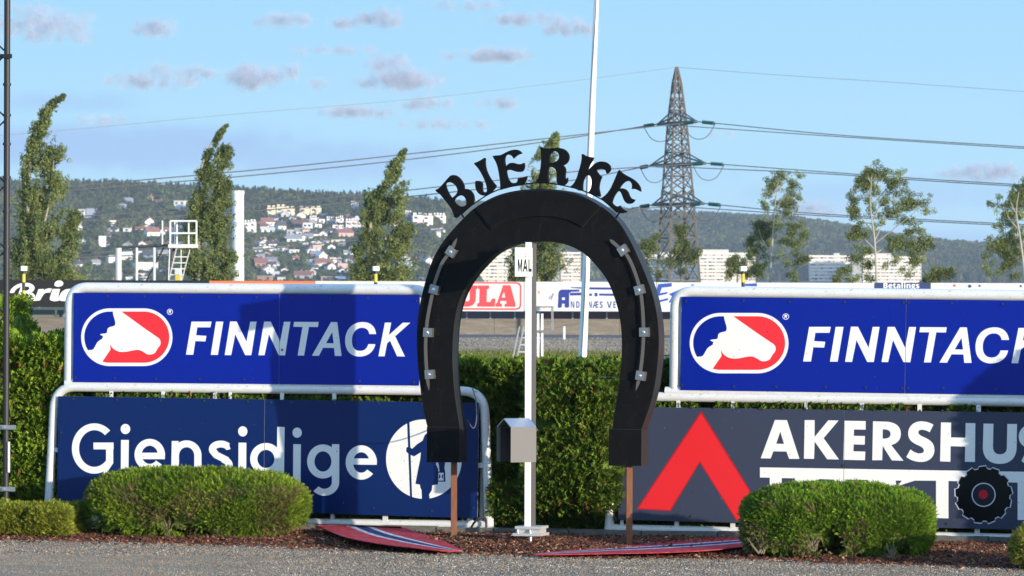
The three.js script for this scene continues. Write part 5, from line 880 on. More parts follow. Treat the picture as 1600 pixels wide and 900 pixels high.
{
  const a = [[[1203, 480], [1204, 420], [1208, 360], [1212, 310], [1216, 282]], [[1206, 390], [1214, 350], [1228, 325], [1236, 312]], [[1208, 350], [1198, 325], [1196, 305]], [[1210, 330], [1224, 308], [1236, 296]], [[1212, 310], [1204, 292], [1206, 284]], [[1213, 300], [1226, 285], [1232, 284]], [[1206, 400], [1190, 372], [1184, 352]], [[1206, 380], [1196, 358], [1186, 344]], [[1211, 318], [1222, 318], [1232, 324]]];
  tree('birch_tree', 'slim birch with a bare white trunk against the hill, between two tower blocks', 270, 1203, fan(a, 2.0), [...twigs(a, 5, 8), ...thicket(1166, 1200, 352, 6, 26), ...thicket(1212, 1256, 350, 7, 30)], BIR, 45, { bark: BARK, group: BG, gap: 0.45, size: 0.10, clumps: THIN, dense: 1.1, wind: 0.9 });
  const b = [[[1371, 480], [1369, 420], [1366, 370], [1360, 320], [1362, 275]], [[1367, 375], [1382, 345], [1396, 322], [1410, 302]], [[1366, 365], [1346, 340], [1334, 318], [1328, 298]], [[1364, 345], [1376, 318], [1388, 302]], [[1362, 325], [1348, 300], [1344, 288]], [[1361, 305], [1372, 284], [1378, 276]], [[1368, 380], [1400, 355], [1426, 334], [1442, 322]], [[1382, 345], [1408, 330], [1424, 316]], [[1366, 350], [1340, 345], [1330, 335]], [[1362, 290], [1356, 274], [1360, 268]], [[1367, 390], [1345, 368], [1334, 358]], [[1370, 395], [1404, 372], [1420, 362]], [[1364, 335], [1386, 330], [1404, 326]], [[1362, 300], [1350, 282]], [[1363, 320], [1392, 288], [1400, 282]]];
  tree('birch_tree', 'broad windblown birch in front of the lone tower block', 262, 1371, fan(b, 2.4), [...twigs(b, 15, 10), ...thicket(1318, 1358, 362, 16, 30), ...thicket(1376, 1452, 366, 17, 40), ...thicket(1300, 1330, 415, 18, 10)], BIR, 55, { bark: BARK, group: BG, gap: 0.45, size: 0.10, clumps: THIN, dense: 1.1, wind: 0.9 });
  const c = [[[1604, 480], [1600, 420], [1594, 372], [1588, 330], [1592, 300]], [[1594, 380], [1578, 352], [1566, 328], [1554, 314]], [[1590, 350], [1600, 322], [1612, 304]], [[1588, 335], [1580, 318], [1578, 308]], [[1590, 320], [1600, 302], [1604, 296]], [[1598, 400], [1576, 375], [1560, 352]], [[1592, 360], [1576, 340], [1572, 326]]];
  tree('birch_tree', 'birch with spreading limbs at the end of the row, past the lone tower block', 262, 1604, fan(c, 2.6), [...twigs(c, 25, 10), ...thicket(1535, 1560, 366, 26, 18), ...thicket(1562, 1625, 350, 27, 46)], BIR, 65, { bark: BARK, group: BG, gap: 0.45, size: 0.10, clumps: THIN, dense: 1.1, wind: 0.9 });
}
for (const [label, Z, base, plumes, seed] of [['leafy olive bush tree at the foot of the power pylon', 330, 1062, [...thicket(1036, 1084, 372, 91, 13), ...thicket(1048, 1072, 350, 92, 10)], 71],
  ['low bushy tree half hiding the tower block beside the pylon', 340, 1150, [...thicket(1132, 1168, 404, 94, 14), ...thicket(1160, 1184, 412, 95, 9)], 73],
  ['dark bushy tree between horseshoe arch and power pylon', 340, 1004, [...thicket(980, 1030, 370, 96, 30)], 75],
  ['low dark tree beside the end of the lone tower block', 330, 1455, [...thicket(1438, 1484, 424, 97, 14)], 77]])
  tree('bushy_tree', label, Z, base, [[[[base, 490], [base + 2, 440], [base + 3, 400]], 2.5]], plumes, [[0.06, 0.09, 0.028], [0.22, 0.25, 0.08]], seed, { group: 'low trees behind the far boards', gap: 0.4, size: 0.13, clumps: THIN });
// ---------------------------------------------------------------- power pylon and lines
{
  const Z = 570, k = Z / FOCAL, c0 = at(1059.5, 470, Z).setY(0), o = thing('power_pylon', 'grey steel lattice power pylon with three pairs of crossarms', 'pylon', c0), st = mat(0.17, 0.155, 0.14, 0.7, 0.2), glass = mat(0.012, 0.085, 0.085, 0.3);
  const th = YAW + 21 * RAD, ux = V(Math.cos(th), 0, -Math.sin(th)), uz = V(Math.sin(th), 0, Math.cos(th));      // across the line, and towards the camera along the arms
  const yOf = (py) => at(1058, py, Z).y, levels = [475, 439, 405, 372, 345, 318, 296, 275, 256, 238, 222, 206, 191, 172, 150, 129, 113, 105];
  const half = (py) => k * table([[105, 0.8], [129, 5.1], [191, 11.2], [256, 15.4], [318, 19.2], [439, 25.4], [480, 27.5]], py);
  const cx = (py) => at(lerp(1057.5, 1059.8, clamp((py - 105) / 334)), py, Z);
  const corner = (py, i) => cx(py).addScaledVector(ux, half(py) * [1, 1, -1, -1][i]).addScaledVector(uz, half(py) * [1, -1, -1, 1][i]);
  for (let i = 0; i < 4; i++) { const g = []; for (let j = 0; j + 1 < levels.length; j++) g.push(bar(corner(levels[j], i), corner(levels[j + 1], i), k * (levels[j] > 300 ? 3.6 : 2.7))); part(o, 'leg', merge(g), st); }
  for (let j = 0; j + 1 < levels.length; j++) {
    const a = levels[j], b = levels[j + 1], w = k * (a > 300 ? 1.9 : 1.6);
    for (let i = 0; i < 4; i++) { const n = (i + 1) % 4; if (j < levels.length - 3) part(o, 'brace', bar(corner(a, n), corner(b, i), w), st); part(o, 'brace', bar(corner(a, i), corner(b, n), w), st); if (j % 2 === 0) part(o, 'brace', bar(corner(b, i), corner(b, n), w), st); }
  }
  const ends = [];
  for (const [py, h, rise] of [[191, 28.5, 16], [256, 40, 18], [318, 37, 17]]) {
    const La = h * k / Math.sin(21 * RAD), c = cx(py + 1), near = c.clone().addScaledVector(uz, La), away = c.clone().addScaledVector(uz, -La), arm = [];
    for (const s of [1, -1]) { const off = ux.clone().multiplyScalar(s * half(py)); arm.push(bar(c.clone().add(off), near, k * 3.2), bar(c.clone().add(off), away, k * 3.2)); for (const e of [near, away]) arm.push(bar(cx(py - rise).addScaledVector(ux, s * half(py - rise)), e, k * 2)); }
    part(o, 'crossarm', merge(arm), st);
    ends.push([near, away]);
  }
  const pull = (from, px, py, depth) => at(px, py, depth);
  const wires = [];
  const insul = (a, b) => { const d = b.clone().sub(a), L = d.length(), g = [rod(a, b, k * 0.7, k * 0.7, 6)]; for (let i = 0; i < 8; i++) { const p = a.clone().addScaledVector(d, 0.12 + i * 0.108), q = p.clone().addScaledVector(d, 0.04); g.push(rod(p, q, k * 3.3, k * 1.3, 10)); } part(o, 'insulator', merge(g), glass); };
  const leftDir = [[-0.965, 0.14], [-0.968, 0.12]];
  const runs = [   // per level: near-arm and far-arm lines, as frame points far to either side
    [[[813, 221], [640, 240.5], [400, 265.5], [95, 292], [-60, 305]], [[848, 222], [640, 249], [400, 273.5], [85, 299.5], [-60, 311]], [[1310, 211], [1600, 229.5], [1720, 237]], [[1310, 213.5], [1600, 232], [1720, 239]]],
    [[[901, 268], [780, 281.5], [640, 297], [540, 307], [380, 321], [-60, 350]], [[900, 281], [780, 292.5], [625, 308.5], [380, 331], [-60, 356]], [[1280, 268], [1450, 280], [1600, 289], [1720, 296]], [[1280, 271], [1450, 282.5], [1600, 291.5], [1720, 298]]],
    [[[860, 338], [712, 350], [572, 369], [380, 383], [-60, 404]], [[860, 347], [712, 356.5], [572, 374], [380, 391], [-60, 410]], [[1250, 332], [1450, 343.5], [1600, 351], [1720, 357]], [[1250, 335], [1450, 346], [1600, 353.5], [1720, 359]]]];
  const wireMat = mat(0.085, 0.085, 0.09, 0.7), loops = [];
  ends.forEach(([near, away], lv) => {
    [near, away].forEach((e, s) => {
      const [nl, nr] = [runs[lv][s], runs[lv][2 + s]], toward = (pts, depth) => pts.map(([px, py], i) => at(px, py, depth(i)));
      const lp = toward(nl, (i) => Z + (s ? 8 : -8) - 14 * (i + 1)), rp = toward(nr, (i) => Z + (s ? 8 : -8) - 6 * (i + 1));
      const ld = lp[0].clone().sub(e).normalize(), rd = rp[0].clone().sub(e).normalize(), l0 = e.clone().addScaledVector(ld, 0.5), l1 = e.clone().addScaledVector(ld, 2.2), r0 = e.clone().addScaledVector(rd, 0.5), r1 = e.clone().addScaledVector(rd, 2.3);
      part(o, 'yoke', merge([bar(e, l0, k * 1.4), bar(e, r0, k * 1.4)]), st); insul(l0, l1); insul(r0, r1);
      const where = ['upper', 'middle', 'lower'][lv], nm = s ? 'far side' : 'near side';
      single('power_line', tube([l1, ...lp], 0.064, 90, 5), wireMat, `power line from the ${nm} of the ${where} crossarms towards the poplars`, 'power line', { group: 'power lines hung on the pylon' });
      single('power_line', tube([r1, ...rp], 0.054, 70, 5), wireMat, `power line from the ${nm} of the ${where} crossarms towards the birches`, 'power line', { group: 'power lines hung on the pylon' });
      const m = l1.clone().lerp(r1, 0.5).add(V(0, -1.75, 0));
      part(o, 'jumper_loop', tube([l1, l1.clone().lerp(m, 0.5).add(V(0, -0.55, 0)), m, r1.clone().lerp(m, 0.5).add(V(0, -0.55, 0)), r1], 0.045, 30, 5), wireMat);
    });
  });
  const tip = cx(105);
  single('earth_wire', tube([tip, at(860, 131, Z - 8), at(640, 155.5, Z - 20), at(360, 179, Z - 40), at(100, 203.5, Z - 60), at(-60, 216, Z - 70)], 0.028, 90, 5), mat(0.22, 0.23, 0.24, 0.7), 'thin earth wire from the pylon tip towards the poplars', 'power line');
  single('earth_wire', tube([tip, at(1200, 116, Z - 4), at(1400, 129, Z - 10), at(1600, 143, Z - 16), at(1720, 151, Z - 20)], 0.026, 60, 5), mat(0.22, 0.23, 0.24, 0.7), 'thin earth wire from the pylon tip towards the birches', 'power line');
}
// ---------------------------------------------------------------- hills
const ridgeNear = [[-400, 300], [0, 304], [100, 306], [200, 309], [300, 314], [400, 318], [480, 323], [560, 325], [640, 330], [690, 339], [715, 385], [742, 456], [2000, 460]];
const ridgeFar = [[-600, 330], [600, 330], [800, 334], [950, 342], [1050, 346], [1160, 350], [1240, 354], [1300, 364], [1360, 375], [1440, 387], [1520, 394], [1600, 397], [1900, 402], [2400, 408]];
const hillHeight = (X, Z) => {
  const pN = 800 + X / 3300 * FOCAL, pF = 800 + X / 5000 * FOCAL;
  const hN = 10 + (420 - table(ridgeNear, pN)) / FOCAL * 3300 + EYE + 1, hF = 10 + (420 - table(ridgeFar, pF)) / FOCAL * 5000 + EYE + 1;
  const bump = 3.5 * fbm(X * 0.006, Z * 0.006, 2, 3);
  const n = Math.max(0, hN) * Math.pow(smooth(2350, 3380, Z), 0.8) * (1 - 0.25 * smooth(3400, 4200, Z)), f = Math.max(0, hF) * Math.pow(smooth(4150, 5080, Z), 0.85) * (1 - 0.3 * smooth(5100, 6200, Z));
  return -10 + Math.max(n, f) + bump * smooth(2300, 2700, Z) * clamp((Math.max(n, f) - 8) / 12);
};
{
  const nx = 150, nz = 130, p = [], idx = [];
  for (let i = 0; i <= nx; i++) for (let j = 0; j <= nz; j++) { const X = lerp(-1500, 1500, i / nx), Zz = lerp(2200, 6400, j / nz), q = far(X, hillHeight(X, Zz), Zz); p.push(q.x, q.y, q.z); }
  for (let i = 0; i < nx; i++) for (let j = 0; j < nz; j++) { const a = i * (nz + 1) + j, b = a + nz + 1; idx.push(a, b, a + 1, b, b + 1, a + 1); }
  const g = new THREE.BufferGeometry(); g.setAttribute('position', new THREE.Float32BufferAttribute(p, 3)); g.setIndex(idx); g.computeVertexNormals();
  structure('hills', g, mat(0.062, 0.072, 0.03, 1), 'long wooded hills on the horizon');
}
function hillPoint(px, py) { let last = null; for (let Zz = 2300; Zz < 5600; Zz += 6) { const q = at(px, py, Zz), X = q.clone().sub(FOOT).dot(RIGHT), D = q.clone().sub(FOOT).dot(AHEAD); if (q.y <= hillHeight(X, D)) return [q, X, D]; last = [q, X, D]; } return last; }

// ---------------------------------------------------------------- tower blocks
function towerBlock(label, Z, x0, x1, top, steps, dark, seed) {
  const R = rng(seed), k = Z / FOCAL, c = at((x0 + x1) / 2, 425, Z), W = (x1 - x0) * k, yt = at((x0 + x1) / 2, top, Z).y, yb = -10.2, Hh = yt - yb, o = thing('tower_block', label, 'tower block', V(c.x, yb, c.z), YAW, 'pale tower blocks below the hills');
  const cream = mat(0.62, 0.57, 0.50, 0.8), band = mat(0.80, 0.75, 0.66, 0.8), recess = cream, warm = mat(0.45, 0.27, 0.20, 0.8), pane = mat(0.10, 0.12, 0.15, 0.2);
  piece(o, 'wall', new THREE.BoxGeometry(W - 0.6, Hh, 11), recess, V(0, Hh / 2, -5.5));
  for (const s of [-1, 1]) piece(o, 'end_wall', new THREE.BoxGeometry(0.5, Hh + 0.4, 13), cream, V(s * (W / 2 - 0.25), Hh / 2 + 0.2, -5.5));
  const storey = 2.85, n = Math.floor(Hh / storey);
  for (let i = 0; i < n; i++) {
    const y = Hh - 0.75 - i * storey;
    piece(o, 'balcony_front', new THREE.BoxGeometry(W - 1.1, 1.6, 0.25), band, V(0, y, 0.8));
    const cells = Math.max(2, Math.round(W / 6.5));
    for (let j = 0; j < cells; j++) {
      const x = -W / 2 + (j + 0.5) * W / cells, r = R();
      piece(o, 'partition', new THREE.BoxGeometry(0.35, 1.4, 1.4), cream, V(x - W / cells / 2 + 0.3, y - 1.42, 0.5));
      if (r < 0.75) piece(o, 'window', new THREE.BoxGeometry(W / cells * (0.3 + 0.3 * R()), 1.2, 0.12), r < 0.2 ? warm : r < 0.45 ? cream : pane, V(x + (R() - 0.5) * 1.5, y - 1.42, 0.12));
    }
  }
  for (const [a, b, py] of steps) { const w = (b - a) * k, h = at(800, py, Z).y - yb - Hh + 0.15; const m = piece(o, 'roof_storey', new THREE.BoxGeometry(w, Math.max(0.6, h), 9), cream, V(((a + b) / 2 - (x0 + x1) / 2) * k, Hh + h / 2, -5.5)); for (let j = 0; j < 4; j++) piece(m, 'window', new THREE.BoxGeometry(w / 7, Math.max(0.3, h * 0.4), 0.1), recess, V((j - 1.5) * w / 4.6, 0, 4.56)); }
  if (dark) piece(o, 'shaded_end_wall', new THREE.BoxGeometry(dark[1] * k, Hh - dark[2], 12), mat(0.40, 0.39, 0.38, 0.85), V(dark[0] * k, (Hh - dark[2]) / 2, -6));  // end wall in shade: the shade is put into its greyer colour
}
towerBlock('pale tower block seen through the arch, beside the small lettered plate', 4050, 735, 803, 389, [], null, 1);
towerBlock('narrow pale tower block seen through the arch next to the flagpole', 4050, 876, 907.5, 394, [], [-21.5, 14, 8], 2);
towerBlock('pale tower block half hidden by the legs of the pylon', 4250, 1006, 1089, 398, [[1030, 1060, 394]], null, 3);
towerBlock('long pale tower block with raised roof between pylon and slim birch', 4200, 1090, 1180.5, 394.8, [[1092, 1138.5, 389]], null, 4);
towerBlock('pale tower block with a small roof box, behind the broad birch', 4250, 1264.5, 1329, 399, [[1303, 1312, 394]], null, 5);
towerBlock('pale tower block with a wide roof storey, behind the broad birch', 4200, 1348, 1439.5, 400.5, [[1346, 1393, 394]], [-54, 17, 4], 6);

// ---------------------------------------------------------------- houses on the hillside
const HW = { white: [0.74, 0.73, 0.70], cream: [0.70, 0.62, 0.46], orange: [0.66, 0.42, 0.23], red: [0.34, 0.10, 0.09], brick: [0.40, 0.24, 0.19], pink: [0.62, 0.40, 0.34], blue: [0.23, 0.28, 0.40], grey: [0.38, 0.39, 0.41], brown: [0.13, 0.085, 0.075], teal: [0.26, 0.36, 0.36] };
const HR = { red: [0.30, 0.125, 0.095], dark: [0.075, 0.075, 0.085], grey: [0.30, 0.31, 0.33], brown: [0.14, 0.08, 0.06], white: [0.66, 0.66, 0.66] };
const houses = [], clearings = [];
// [x centre, base y, width, height, wall, roof, form]: g gable end, s long side, f flat roof, b block of flats
const list = [[236, 316, 11, 11, 'orange', 'red', 'g'], [249, 320.5, 12, 8, 'pink', 'red', 's'], [280, 329, 17, 15, 'white', 'grey', 'f'], [192, 327, 11, 8, 'white', 'grey', 's'], [200, 317, 16, 8, 'blue', 'grey', 's'], [234, 357, 16, 17, 'white', 'red', 'g'], [222, 361, 20, 7, 'cream', 'red', 's'], [240, 370, 20, 14, 'white', 'red', 's'], [268, 363, 22, 8, 'cream', 'red', 's'], [126, 341, 14, 14, 'white', 'dark', 'f'], [125.5, 361, 7, 11, 'white', 'grey', 'g'], [141, 341, 13, 15, 'blue', 'dark', 'f'], [150, 334, 10, 7, 'white', 'dark', 's'], [160, 386, 11, 17, 'white', 'dark', 'f'], [108, 393, 9, 8, 'red', 'red', 's'], [107, 401, 9, 9, 'white', 'dark', 's'], [124, 417.5, 14, 10, 'white', 'dark', 's'], [119, 425, 10, 8, 'red', 'dark', 's'], [107, 427, 9, 9, 'white', 'grey', 'g'], [151, 415, 12, 9, 'white', 'grey', 's'], [175, 411, 11, 12, 'white', 'dark', 'f'], [198, 407, 17, 14, 'white', 'white', 's'], [231, 423, 32, 13, 'white', 'grey', 'f'], [232, 402, 15, 10, 'blue', 'dark', 's'], [256, 400, 18, 10, 'white', 'grey', 's'], [113, 375, 9, 9, 'white', 'dark', 's'], [169, 372, 9, 8, 'grey', 'dark', 's'], [178, 362, 9, 7, 'white', 'dark', 's'],
  [391, 363, 18, 17, 'white', 'grey', 'b'], [437, 319, 14, 11, 'white', 'dark', 'g'], [439, 339, 42, 16, 'cream', 'brown', 'b'], [485, 337, 34, 13, 'cream', 'dark', 'b'], [471, 356, 26, 12, 'brown', 'brown', 's'], [420, 354, 18, 13, 'white', 'red', 's'], [419, 363, 20, 8, 'white', 'white', 's'], [441, 361, 13, 15, 'white', 'dark', 's'], [455, 368, 13, 9, 'grey', 'grey', 'f'], [473, 368, 20, 11, 'white', 'grey', 's'], [493, 370, 14, 9, 'white', 'dark', 's'], [505, 370, 12, 9, 'white', 'grey', 'g'], [460, 380, 22, 13, 'white', 'grey', 's'], [541, 370, 24, 12, 'pink', 'red', 's'], [490, 350, 11, 11, 'white', 'red', 'b'], [503, 350, 9, 8, 'white', 'dark', 'f'], [517, 350, 12, 9, 'white', 'red', 'b'], [531, 351, 12, 11, 'white', 'dark', 'b'], [526, 358, 12, 7, 'white', 'grey', 'f'], [549, 359, 17, 15, 'white', 'red', 'b'], [565, 358, 12, 13, 'white', 'dark', 'b'], [555, 328, 12, 11, 'white', 'brown', 'b'], [460, 396, 15, 6, 'white', 'white', 'f'], [448, 394, 7, 7, 'grey', 'grey', 'g'], [484, 396, 8, 8, 'white', 'grey', 'g'], [505, 408, 14, 14, 'white', 'white', 'g'], [507, 416, 26, 11, 'cream', 'red', 's'], [408, 418, 18, 14, 'brick', 'red', 's'], [421, 410, 18, 8, 'white', 'grey', 's'], [420, 427, 16, 10, 'white', 'white', 'g'], [430, 416, 11, 9, 'white', 'grey', 'g'], [472, 436, 26, 12, 'grey', 'red', 's'], [487, 431, 10, 10, 'white', 'white', 'g'], [536, 421, 16, 10, 'pink', 'dark', 'f'], [413, 439, 22, 8, 'brick', 'grey', 'f'], [440, 439, 14, 7, 'white', 'dark', 'f'], [511, 439, 18, 7, 'brick', 'grey', 'f'], [534, 439, 14, 7, 'white', 'white', 's'], [528, 381, 20, 7, 'cream', 'grey', 'f'], [508, 380, 12, 6, 'white', 'grey', 's'], [545, 399, 14, 8, 'white', 'grey', 's'], [549, 412, 10, 12, 'grey', 'dark', 's'],
  [615, 352, 20, 12, 'white', 'red', 'b'], [661, 351, 31, 17, 'white', 'red', 'b'], [637, 340, 13, 9, 'white', 'red', 'b'], [687, 347, 19, 12, 'white', 'brown', 'b'], [592, 381, 16, 12, 'white', 'grey', 's'], [631, 421, 20, 12, 'white', 'white', 's'], [632, 408, 15, 10, 'white', 'red', 'g'], [656, 408, 12, 9, 'white', 'dark', 'g'], [671, 414, 12, 12, 'white', 'grey', 'g'], [652, 439, 24, 6, 'grey', 'grey', 'f'], [682, 405, 11, 8, 'white', 'dark', 's'], [601, 405, 11, 8, 'white', 'dark', 's'], [646, 423, 9, 7, 'cream', 'dark', 's'], [625, 392, 9, 7, 'white', 'dark', 's']];
{ const R = rng(777); for (let i = 0; i < 150; i++) { const west = i > 108, w = 6.5 + R() * 7; list.push([west ? 100 + R() * 190 : 402 + R() * (i % 4 ? 158 : 290), (west ? 350 : 338) + R() * 96, w, w * (0.55 + 0.3 * R()), R() < 0.84 ? 'white' : ['cream', 'grey', 'pink', 'red'][Math.floor(R() * 4)], ['dark', 'grey', 'red', 'white', 'brown', 'dark', 'grey'][Math.floor(R() * 7)], R() < 0.45 ? 's' : R() < 0.7 ? 'g' : 'f']); } }
const zones = [[95, 172, 'between the first poplar and the camera platform posts'], [172, 300, 'behind the camera platform'], [300, 400, 'beside the white chimney'], [400, 480, 'on the slope next to the white chimney'], [480, 562, 'on the slope before the third poplar'], [562, 700, 'on the slope between third poplar and arch']];
const ordinal = ['topmost', 'second', 'third', 'fourth', 'fifth', 'sixth', 'seventh', 'eighth', 'ninth', 'tenth', 'eleventh', 'twelfth', 'thirteenth', 'fourteenth', 'fifteenth', 'sixteenth', 'seventeenth', 'eighteenth', 'nineteenth', 'twentieth', 'twenty-first', 'twenty-second', 'twenty-third', 'twenty-fourth', 'twenty-fifth', 'twenty-sixth', 'twenty-seventh', 'twenty-eighth', 'twenty-ninth', 'thirtieth', 'thirty-first', 'thirty-second'];
list.sort((a, b) => a[1] - b[1]);
{ const t = (h) => [h[4], h[6] === 'f' || h[6] === 'b' ? '' : h[5], h[6], zones.findIndex((z) => h[0] >= z[0] && h[0] < z[1])].join(), n = {}; for (const h of list) n[t(h)] = (n[t(h)] ?? 0) + 1; const m = Math.max(...Object.values(n)); if (m > ordinal.length) throw new Error('too many alike ' + m); }
const FORM = { g: 'gabled house', s: 'house', f: 'flat-roofed house', b: 'block of flats' };
const seenLabels = {};
list.forEach((h, i) => {
  const [px, py, w, hh, wall, roof, form] = h, [p, X, D] = hillPoint(px, py), k = D / FOCAL, R = rng(i * 17 + 3);
  const zone = zones.find((z) => px >= z[0] && px < z[1])[2], kind = `${wall} ${FORM[form]} ${form === 'f' || form === 'b' ? '' : `with ${roof} roof `}`, key = kind + zone;
  seenLabels[key] = (seenLabels[key] ?? -1) + 1;
  houses.push({ px, py, w: w * k * 1.05, h: hh * k * 1.1, wall, roof, form, p, X, D, R, zone, kind, nth: seenLabels[key], key });
  clearings.push([X, D, w * k / 2 + 1.5, hh * k]);
});
for (const h of houses) {
  const { w, h: H, p, R, form } = h, label = `${seenLabels[h.key] > 0 ? ordinal[h.nth] + ' ' : ''}${h.kind}${h.zone}`.replace(/\s+/g, ' ');
  const o = thing(form === 'b' ? 'apartment_block' : 'hillside_house', label, form === 'b' ? 'apartment block' : 'house', V(p.x, p.y - 0.4, p.z), YAW + (form === 'b' ? 0.12 : (R() - 0.4) * 0.9), 'buildings on the wooded hillside');
  const wm = mat(...HW[h.wall], 0.8), rm = mat(...HR[h.roof], 0.75), gm = mat(0.06, 0.07, 0.09, 0.3), d = form === 'b' ? 9 : Math.min(w, 8) * (0.8 + 0.3 * R());
  const rooms = (W, y0, y1, z) => { const cols = Math.max(1, Math.round(W / 3.2)), rows = Math.max(1, Math.round((y1 - y0) / 2.8)); for (let a = 0; a < cols; a++) for (let b = 0; b < rows; b++) if (R() < 0.85) piece(o, 'window', new THREE.BoxGeometry(Math.min(1.3, W / cols * 0.5), 1.1, 0.1), gm, V((a + 0.5) / cols * W - W / 2, y0 + (b + 0.55) / rows * (y1 - y0), z + 0.03)); };
  if (form === 'f') {
    piece(o, 'wall', new THREE.BoxGeometry(w, H + 0.4, d), wm, V(0, H / 2 - 0.2, -d / 2)); piece(o, 'roof', new THREE.BoxGeometry(w + 0.5, 0.25, d + 0.5), rm, V(0, H + 0.13, -d / 2)); rooms(w, 0.3, H, 0);
  } else if (form === 'b') {
    const n = Math.max(2, Math.round(w / 6.5)), bw = w / n, red = mat(0.42, 0.11, 0.09, 0.8);
    for (let i = 0; i < n; i++) {
      const hh = H * (0.78 + 0.2 * R()), x = -w / 2 + (i + 0.5) * bw, z = (R() - 0.5) * 2.5;
      piece(o, 'wall', new THREE.BoxGeometry(bw * 0.96, hh + 0.4, d), wm, V(x, hh / 2 - 0.2, z - d / 2));
      piece(o, 'roof', new THREE.BoxGeometry(bw, 0.3, d + 0.3), rm, V(x, hh + 0.15, z - d / 2));
      for (const s of [-0.25, 0.25]) piece(o, 'roof_hatch', new THREE.BoxGeometry(bw * 0.3, 1.2, 2), wm, V(x + s * bw, hh + 0.85, z - d * 0.4));
      const rows = Math.max(1, Math.round(hh / 2.8));
      for (let b = 0; b < rows; b++) { const y = (b + 0.5) / rows * hh; piece(o, 'window', new THREE.BoxGeometry(bw * 0.3, 1.2, 0.1), gm, V(x - bw * 0.2, y, z + 0.03)); piece(o, 'balcony', new THREE.BoxGeometry(bw * 0.36, 1.0, 0.5), h.roof === 'red' && R() < 0.5 ? red : wm, V(x + bw * 0.22, y - 0.3, z + 0.2)); }
    }
  } else {
    const wallH = form === 'g' ? H * 0.62 : H * 0.58, rise = H - wallH, tri = new THREE.Shape([[-0.5, 0], [0.5, 0], [0, 1]].map(([a, b]) => new THREE.Vector2(a, b)));
    piece(o, 'wall', new THREE.BoxGeometry(w, wallH + 0.4, d), wm, V(0, wallH / 2 - 0.2, -d / 2));
    if (form === 'g') {
      piece(o, 'gable_wall', new THREE.ExtrudeGeometry(tri, { depth: 1, bevelEnabled: false }).scale(w, rise, d), wm, V(0, wallH, -d));
      for (const s of [-1, 1]) { const L = Math.hypot(w / 2, rise) + 0.5; const m = piece(o, 'roof', new THREE.BoxGeometry(L, 0.22, d + 0.8), rm, V(s * (w / 4 + 0.05), wallH + rise / 2 + 0.08, -d / 2)); m.rotation.z = -s * Math.atan2(rise, w / 2); }
    } else {
      piece(o, 'gable_wall', new THREE.ExtrudeGeometry(tri, { depth: 1, bevelEnabled: false }).scale(d, rise * 0.97, w).translate(0, 0, -w / 2).rotateY(Math.PI / 2), wm, V(0, wallH, -d / 2));
      for (const s of [-1, 1]) { const L = Math.hypot(d / 2, rise) + 0.5; const m = piece(o, 'roof', new THREE.BoxGeometry(w + 0.8, 0.22, L), rm, V(0, wallH + rise / 2 + 0.08, -d / 2 + s * (d / 4 + 0.05))); m.rotation.x = s * Math.atan2(rise, d / 2); }
    }
    piece(o, 'chimney', new THREE.BoxGeometry(0.6, 1.4, 0.6), mat(0.3, 0.2, 0.16, 0.9), V(w * 0.15, H + 0.1, -d * 0.45));
    rooms(w * 0.9, 0.2, wallH, 0);
  }
}
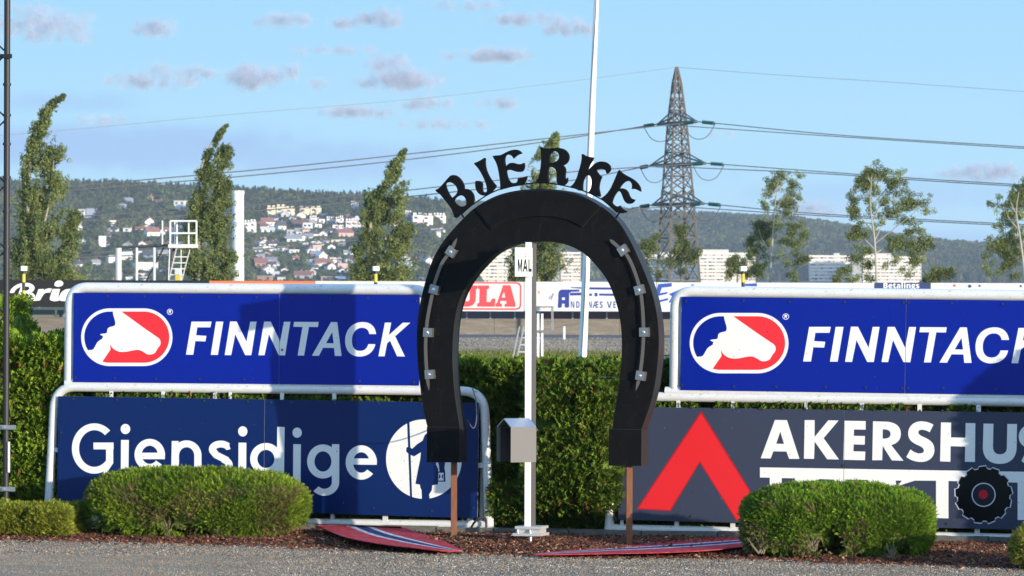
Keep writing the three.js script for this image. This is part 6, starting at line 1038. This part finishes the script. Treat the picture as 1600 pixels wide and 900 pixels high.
// ---------------------------------------------------------------- the woods on the hills
{
  const crown = (seed, tall) => { const R = rng(seed), p = []; for (let i = 0; i < 110; i++) { const y = R(), a = R() * 6.283, prof = tall ? (1 - y) * 0.5 + 0.04 : Math.sqrt(Math.max(0, 1 - Math.pow(2 * y - 1, 2))) * 0.5, r = prof * (0.72 + 0.4 * R()), c = V(Math.cos(a) * r, y, Math.sin(a) * r), s = tall ? 0.13 : 0.19; for (let k = 0; k < 3; k++) { p.push(c.x + (R() - 0.5) * 2 * s, c.y + (R() - 0.5) * 1.5 * s, c.z + (R() - 0.5) * 2 * s); } } const g = new THREE.BufferGeometry(); g.setAttribute('position', new THREE.Float32BufferAttribute(p, 3)); g.computeVertexNormals(); const core = new THREE.IcosahedronGeometry(0.36, 1); core.deleteAttribute('uv'); if (tall) { const q = core.attributes.position; for (let i = 0; i < q.count; i++) { const t = clamp(0.5 + q.getY(i) / 0.72); q.setXYZ(i, q.getX(i) * (1 - t) * 1.3, t * 0.92, q.getZ(i) * (1 - t) * 1.3); } } else core.scale(1, 1.1, 1).translate(0, 0.5, 0); core.computeVertexNormals(); return mergeGeometries([g, core]); };
  const kinds = [crown(1, false), crown(2, false), crown(3, false), crown(4, true), crown(5, true)], R = rng(404);
  const plant = (name, label, count, pick) => {
    const lists = kinds.map(() => []);
    for (let i = 0; i < count; i++) {
      const s = pick(); if (!s) continue;
      const [X, D, tall, wide, hgt, col] = s, kind = tall ? 3 + (i % 2) : i % 3;
      lists[kind].push([far(X, hillHeight(X, D) - 0.8, D), new THREE.Quaternion().setFromAxisAngle(UPV, R() * 6.283), V(wide, hgt, wide), col]);
    }
    lists.forEach((l, k) => l.length && instanced(scene, name, kinds[k], TINT, l, { label, category: 'woods' }));
  };
  const tone = (a, b, t, k) => a.map((v, i) => lerp(v, b[i], t) * k);
  plant('hillside_woods', 'mixed woods covering the hillside among the houses', 34000, () => {
    const D = 2330 + R() * 1150, X = (-980 + R() * 1420) / FOCAL * D * 1.0, px = 800 + X / D * FOCAL;
    if (hillHeight(X, D) < -9.5 + 3 * R()) return null;
    const n = perlin.noise(X * 0.012, D * 0.012, 3); let tall = R() < (D > 3150 ? 0.42 : 0.16), hgt = 3.4 + 3.2 * R() + 1.2 * n + (D > 3200 ? 2.4 : 0);
    for (const [cx, cd, hw, ch] of clearings) if (D > cd - 110 - R() * 90 && D < cd + 3 && Math.abs(X - cx * D / cd) < hw) { if (D > cd - 12) return null; hgt = Math.min(hgt, 1.2 + 1.5 * R() + (cd - D) * 0.012); tall = false; }
    const t = clamp(0.45 + n * 0.7 + (R() - 0.5) * 0.7), k = 0.8 + 0.4 * R();
    return [X, D, tall, tall ? hgt * 0.5 : hgt * (0.75 + 0.3 * R()), tall ? hgt * 1.25 : hgt, tall ? tone([0.018, 0.032, 0.016], [0.04, 0.056, 0.024], t, k) : tone([0.034, 0.056, 0.020], [0.11, 0.125, 0.042], t, k)];
  });
  plant('far_forest', 'dark forest covering the long hill behind the tower blocks', 34000, () => {
    const D = 4250 + R() * 900, X = (-330 + R() * 1350) / FOCAL * D, n = perlin.noise(X * 0.009, D * 0.009, 8), hgt = 7 + 5 * R() + 2 * n, t = clamp(0.4 + n * 0.6 + (R() - 0.5) * 0.7), k = 0.8 + 0.4 * R();
    const tall = R() < 0.7;
    return [X, D, tall, hgt * (tall ? 0.45 : 0.75), hgt, tall ? tone([0.018, 0.032, 0.016], [0.04, 0.056, 0.024], t, k) : tone([0.034, 0.056, 0.020], [0.11, 0.125, 0.042], t, k)];
  });
}
// rough grass on the infield just behind the hedge
{
  const R = rng(88), g = frond(55, 6, 0.35, 0.03), l = [];
  for (let i = 0; i < 26000; i++) { const Zz = 118 + R() * 30, X = (-110 + R() * 340) / FOCAL * Zz, p = far(X, -0.03, Zz), s = 0.07 + 0.12 * R(), k = 0.7 + 0.6 * R(); l.push([p, new THREE.Quaternion().setFromEuler(E4.set((R() - 0.5) * 0.8, R() * 6, (R() - 0.5) * 0.8)), V(s, s, s), R() < 0.3 ? [0.25 * k, 0.22 * k, 0.08 * k] : [0.10 * k, 0.13 * k, 0.035 * k]]); }
  instanced(scene, 'infield_grass', g, LEAFY, l, { label: 'rough grass on the infield beyond the hedge', category: 'grass' });
}
buildClouds();
scene.traverse((m) => { if (m.isMesh) { m.castShadow = true; m.receiveShadow = true; } });
renderer.render(scene, camera);
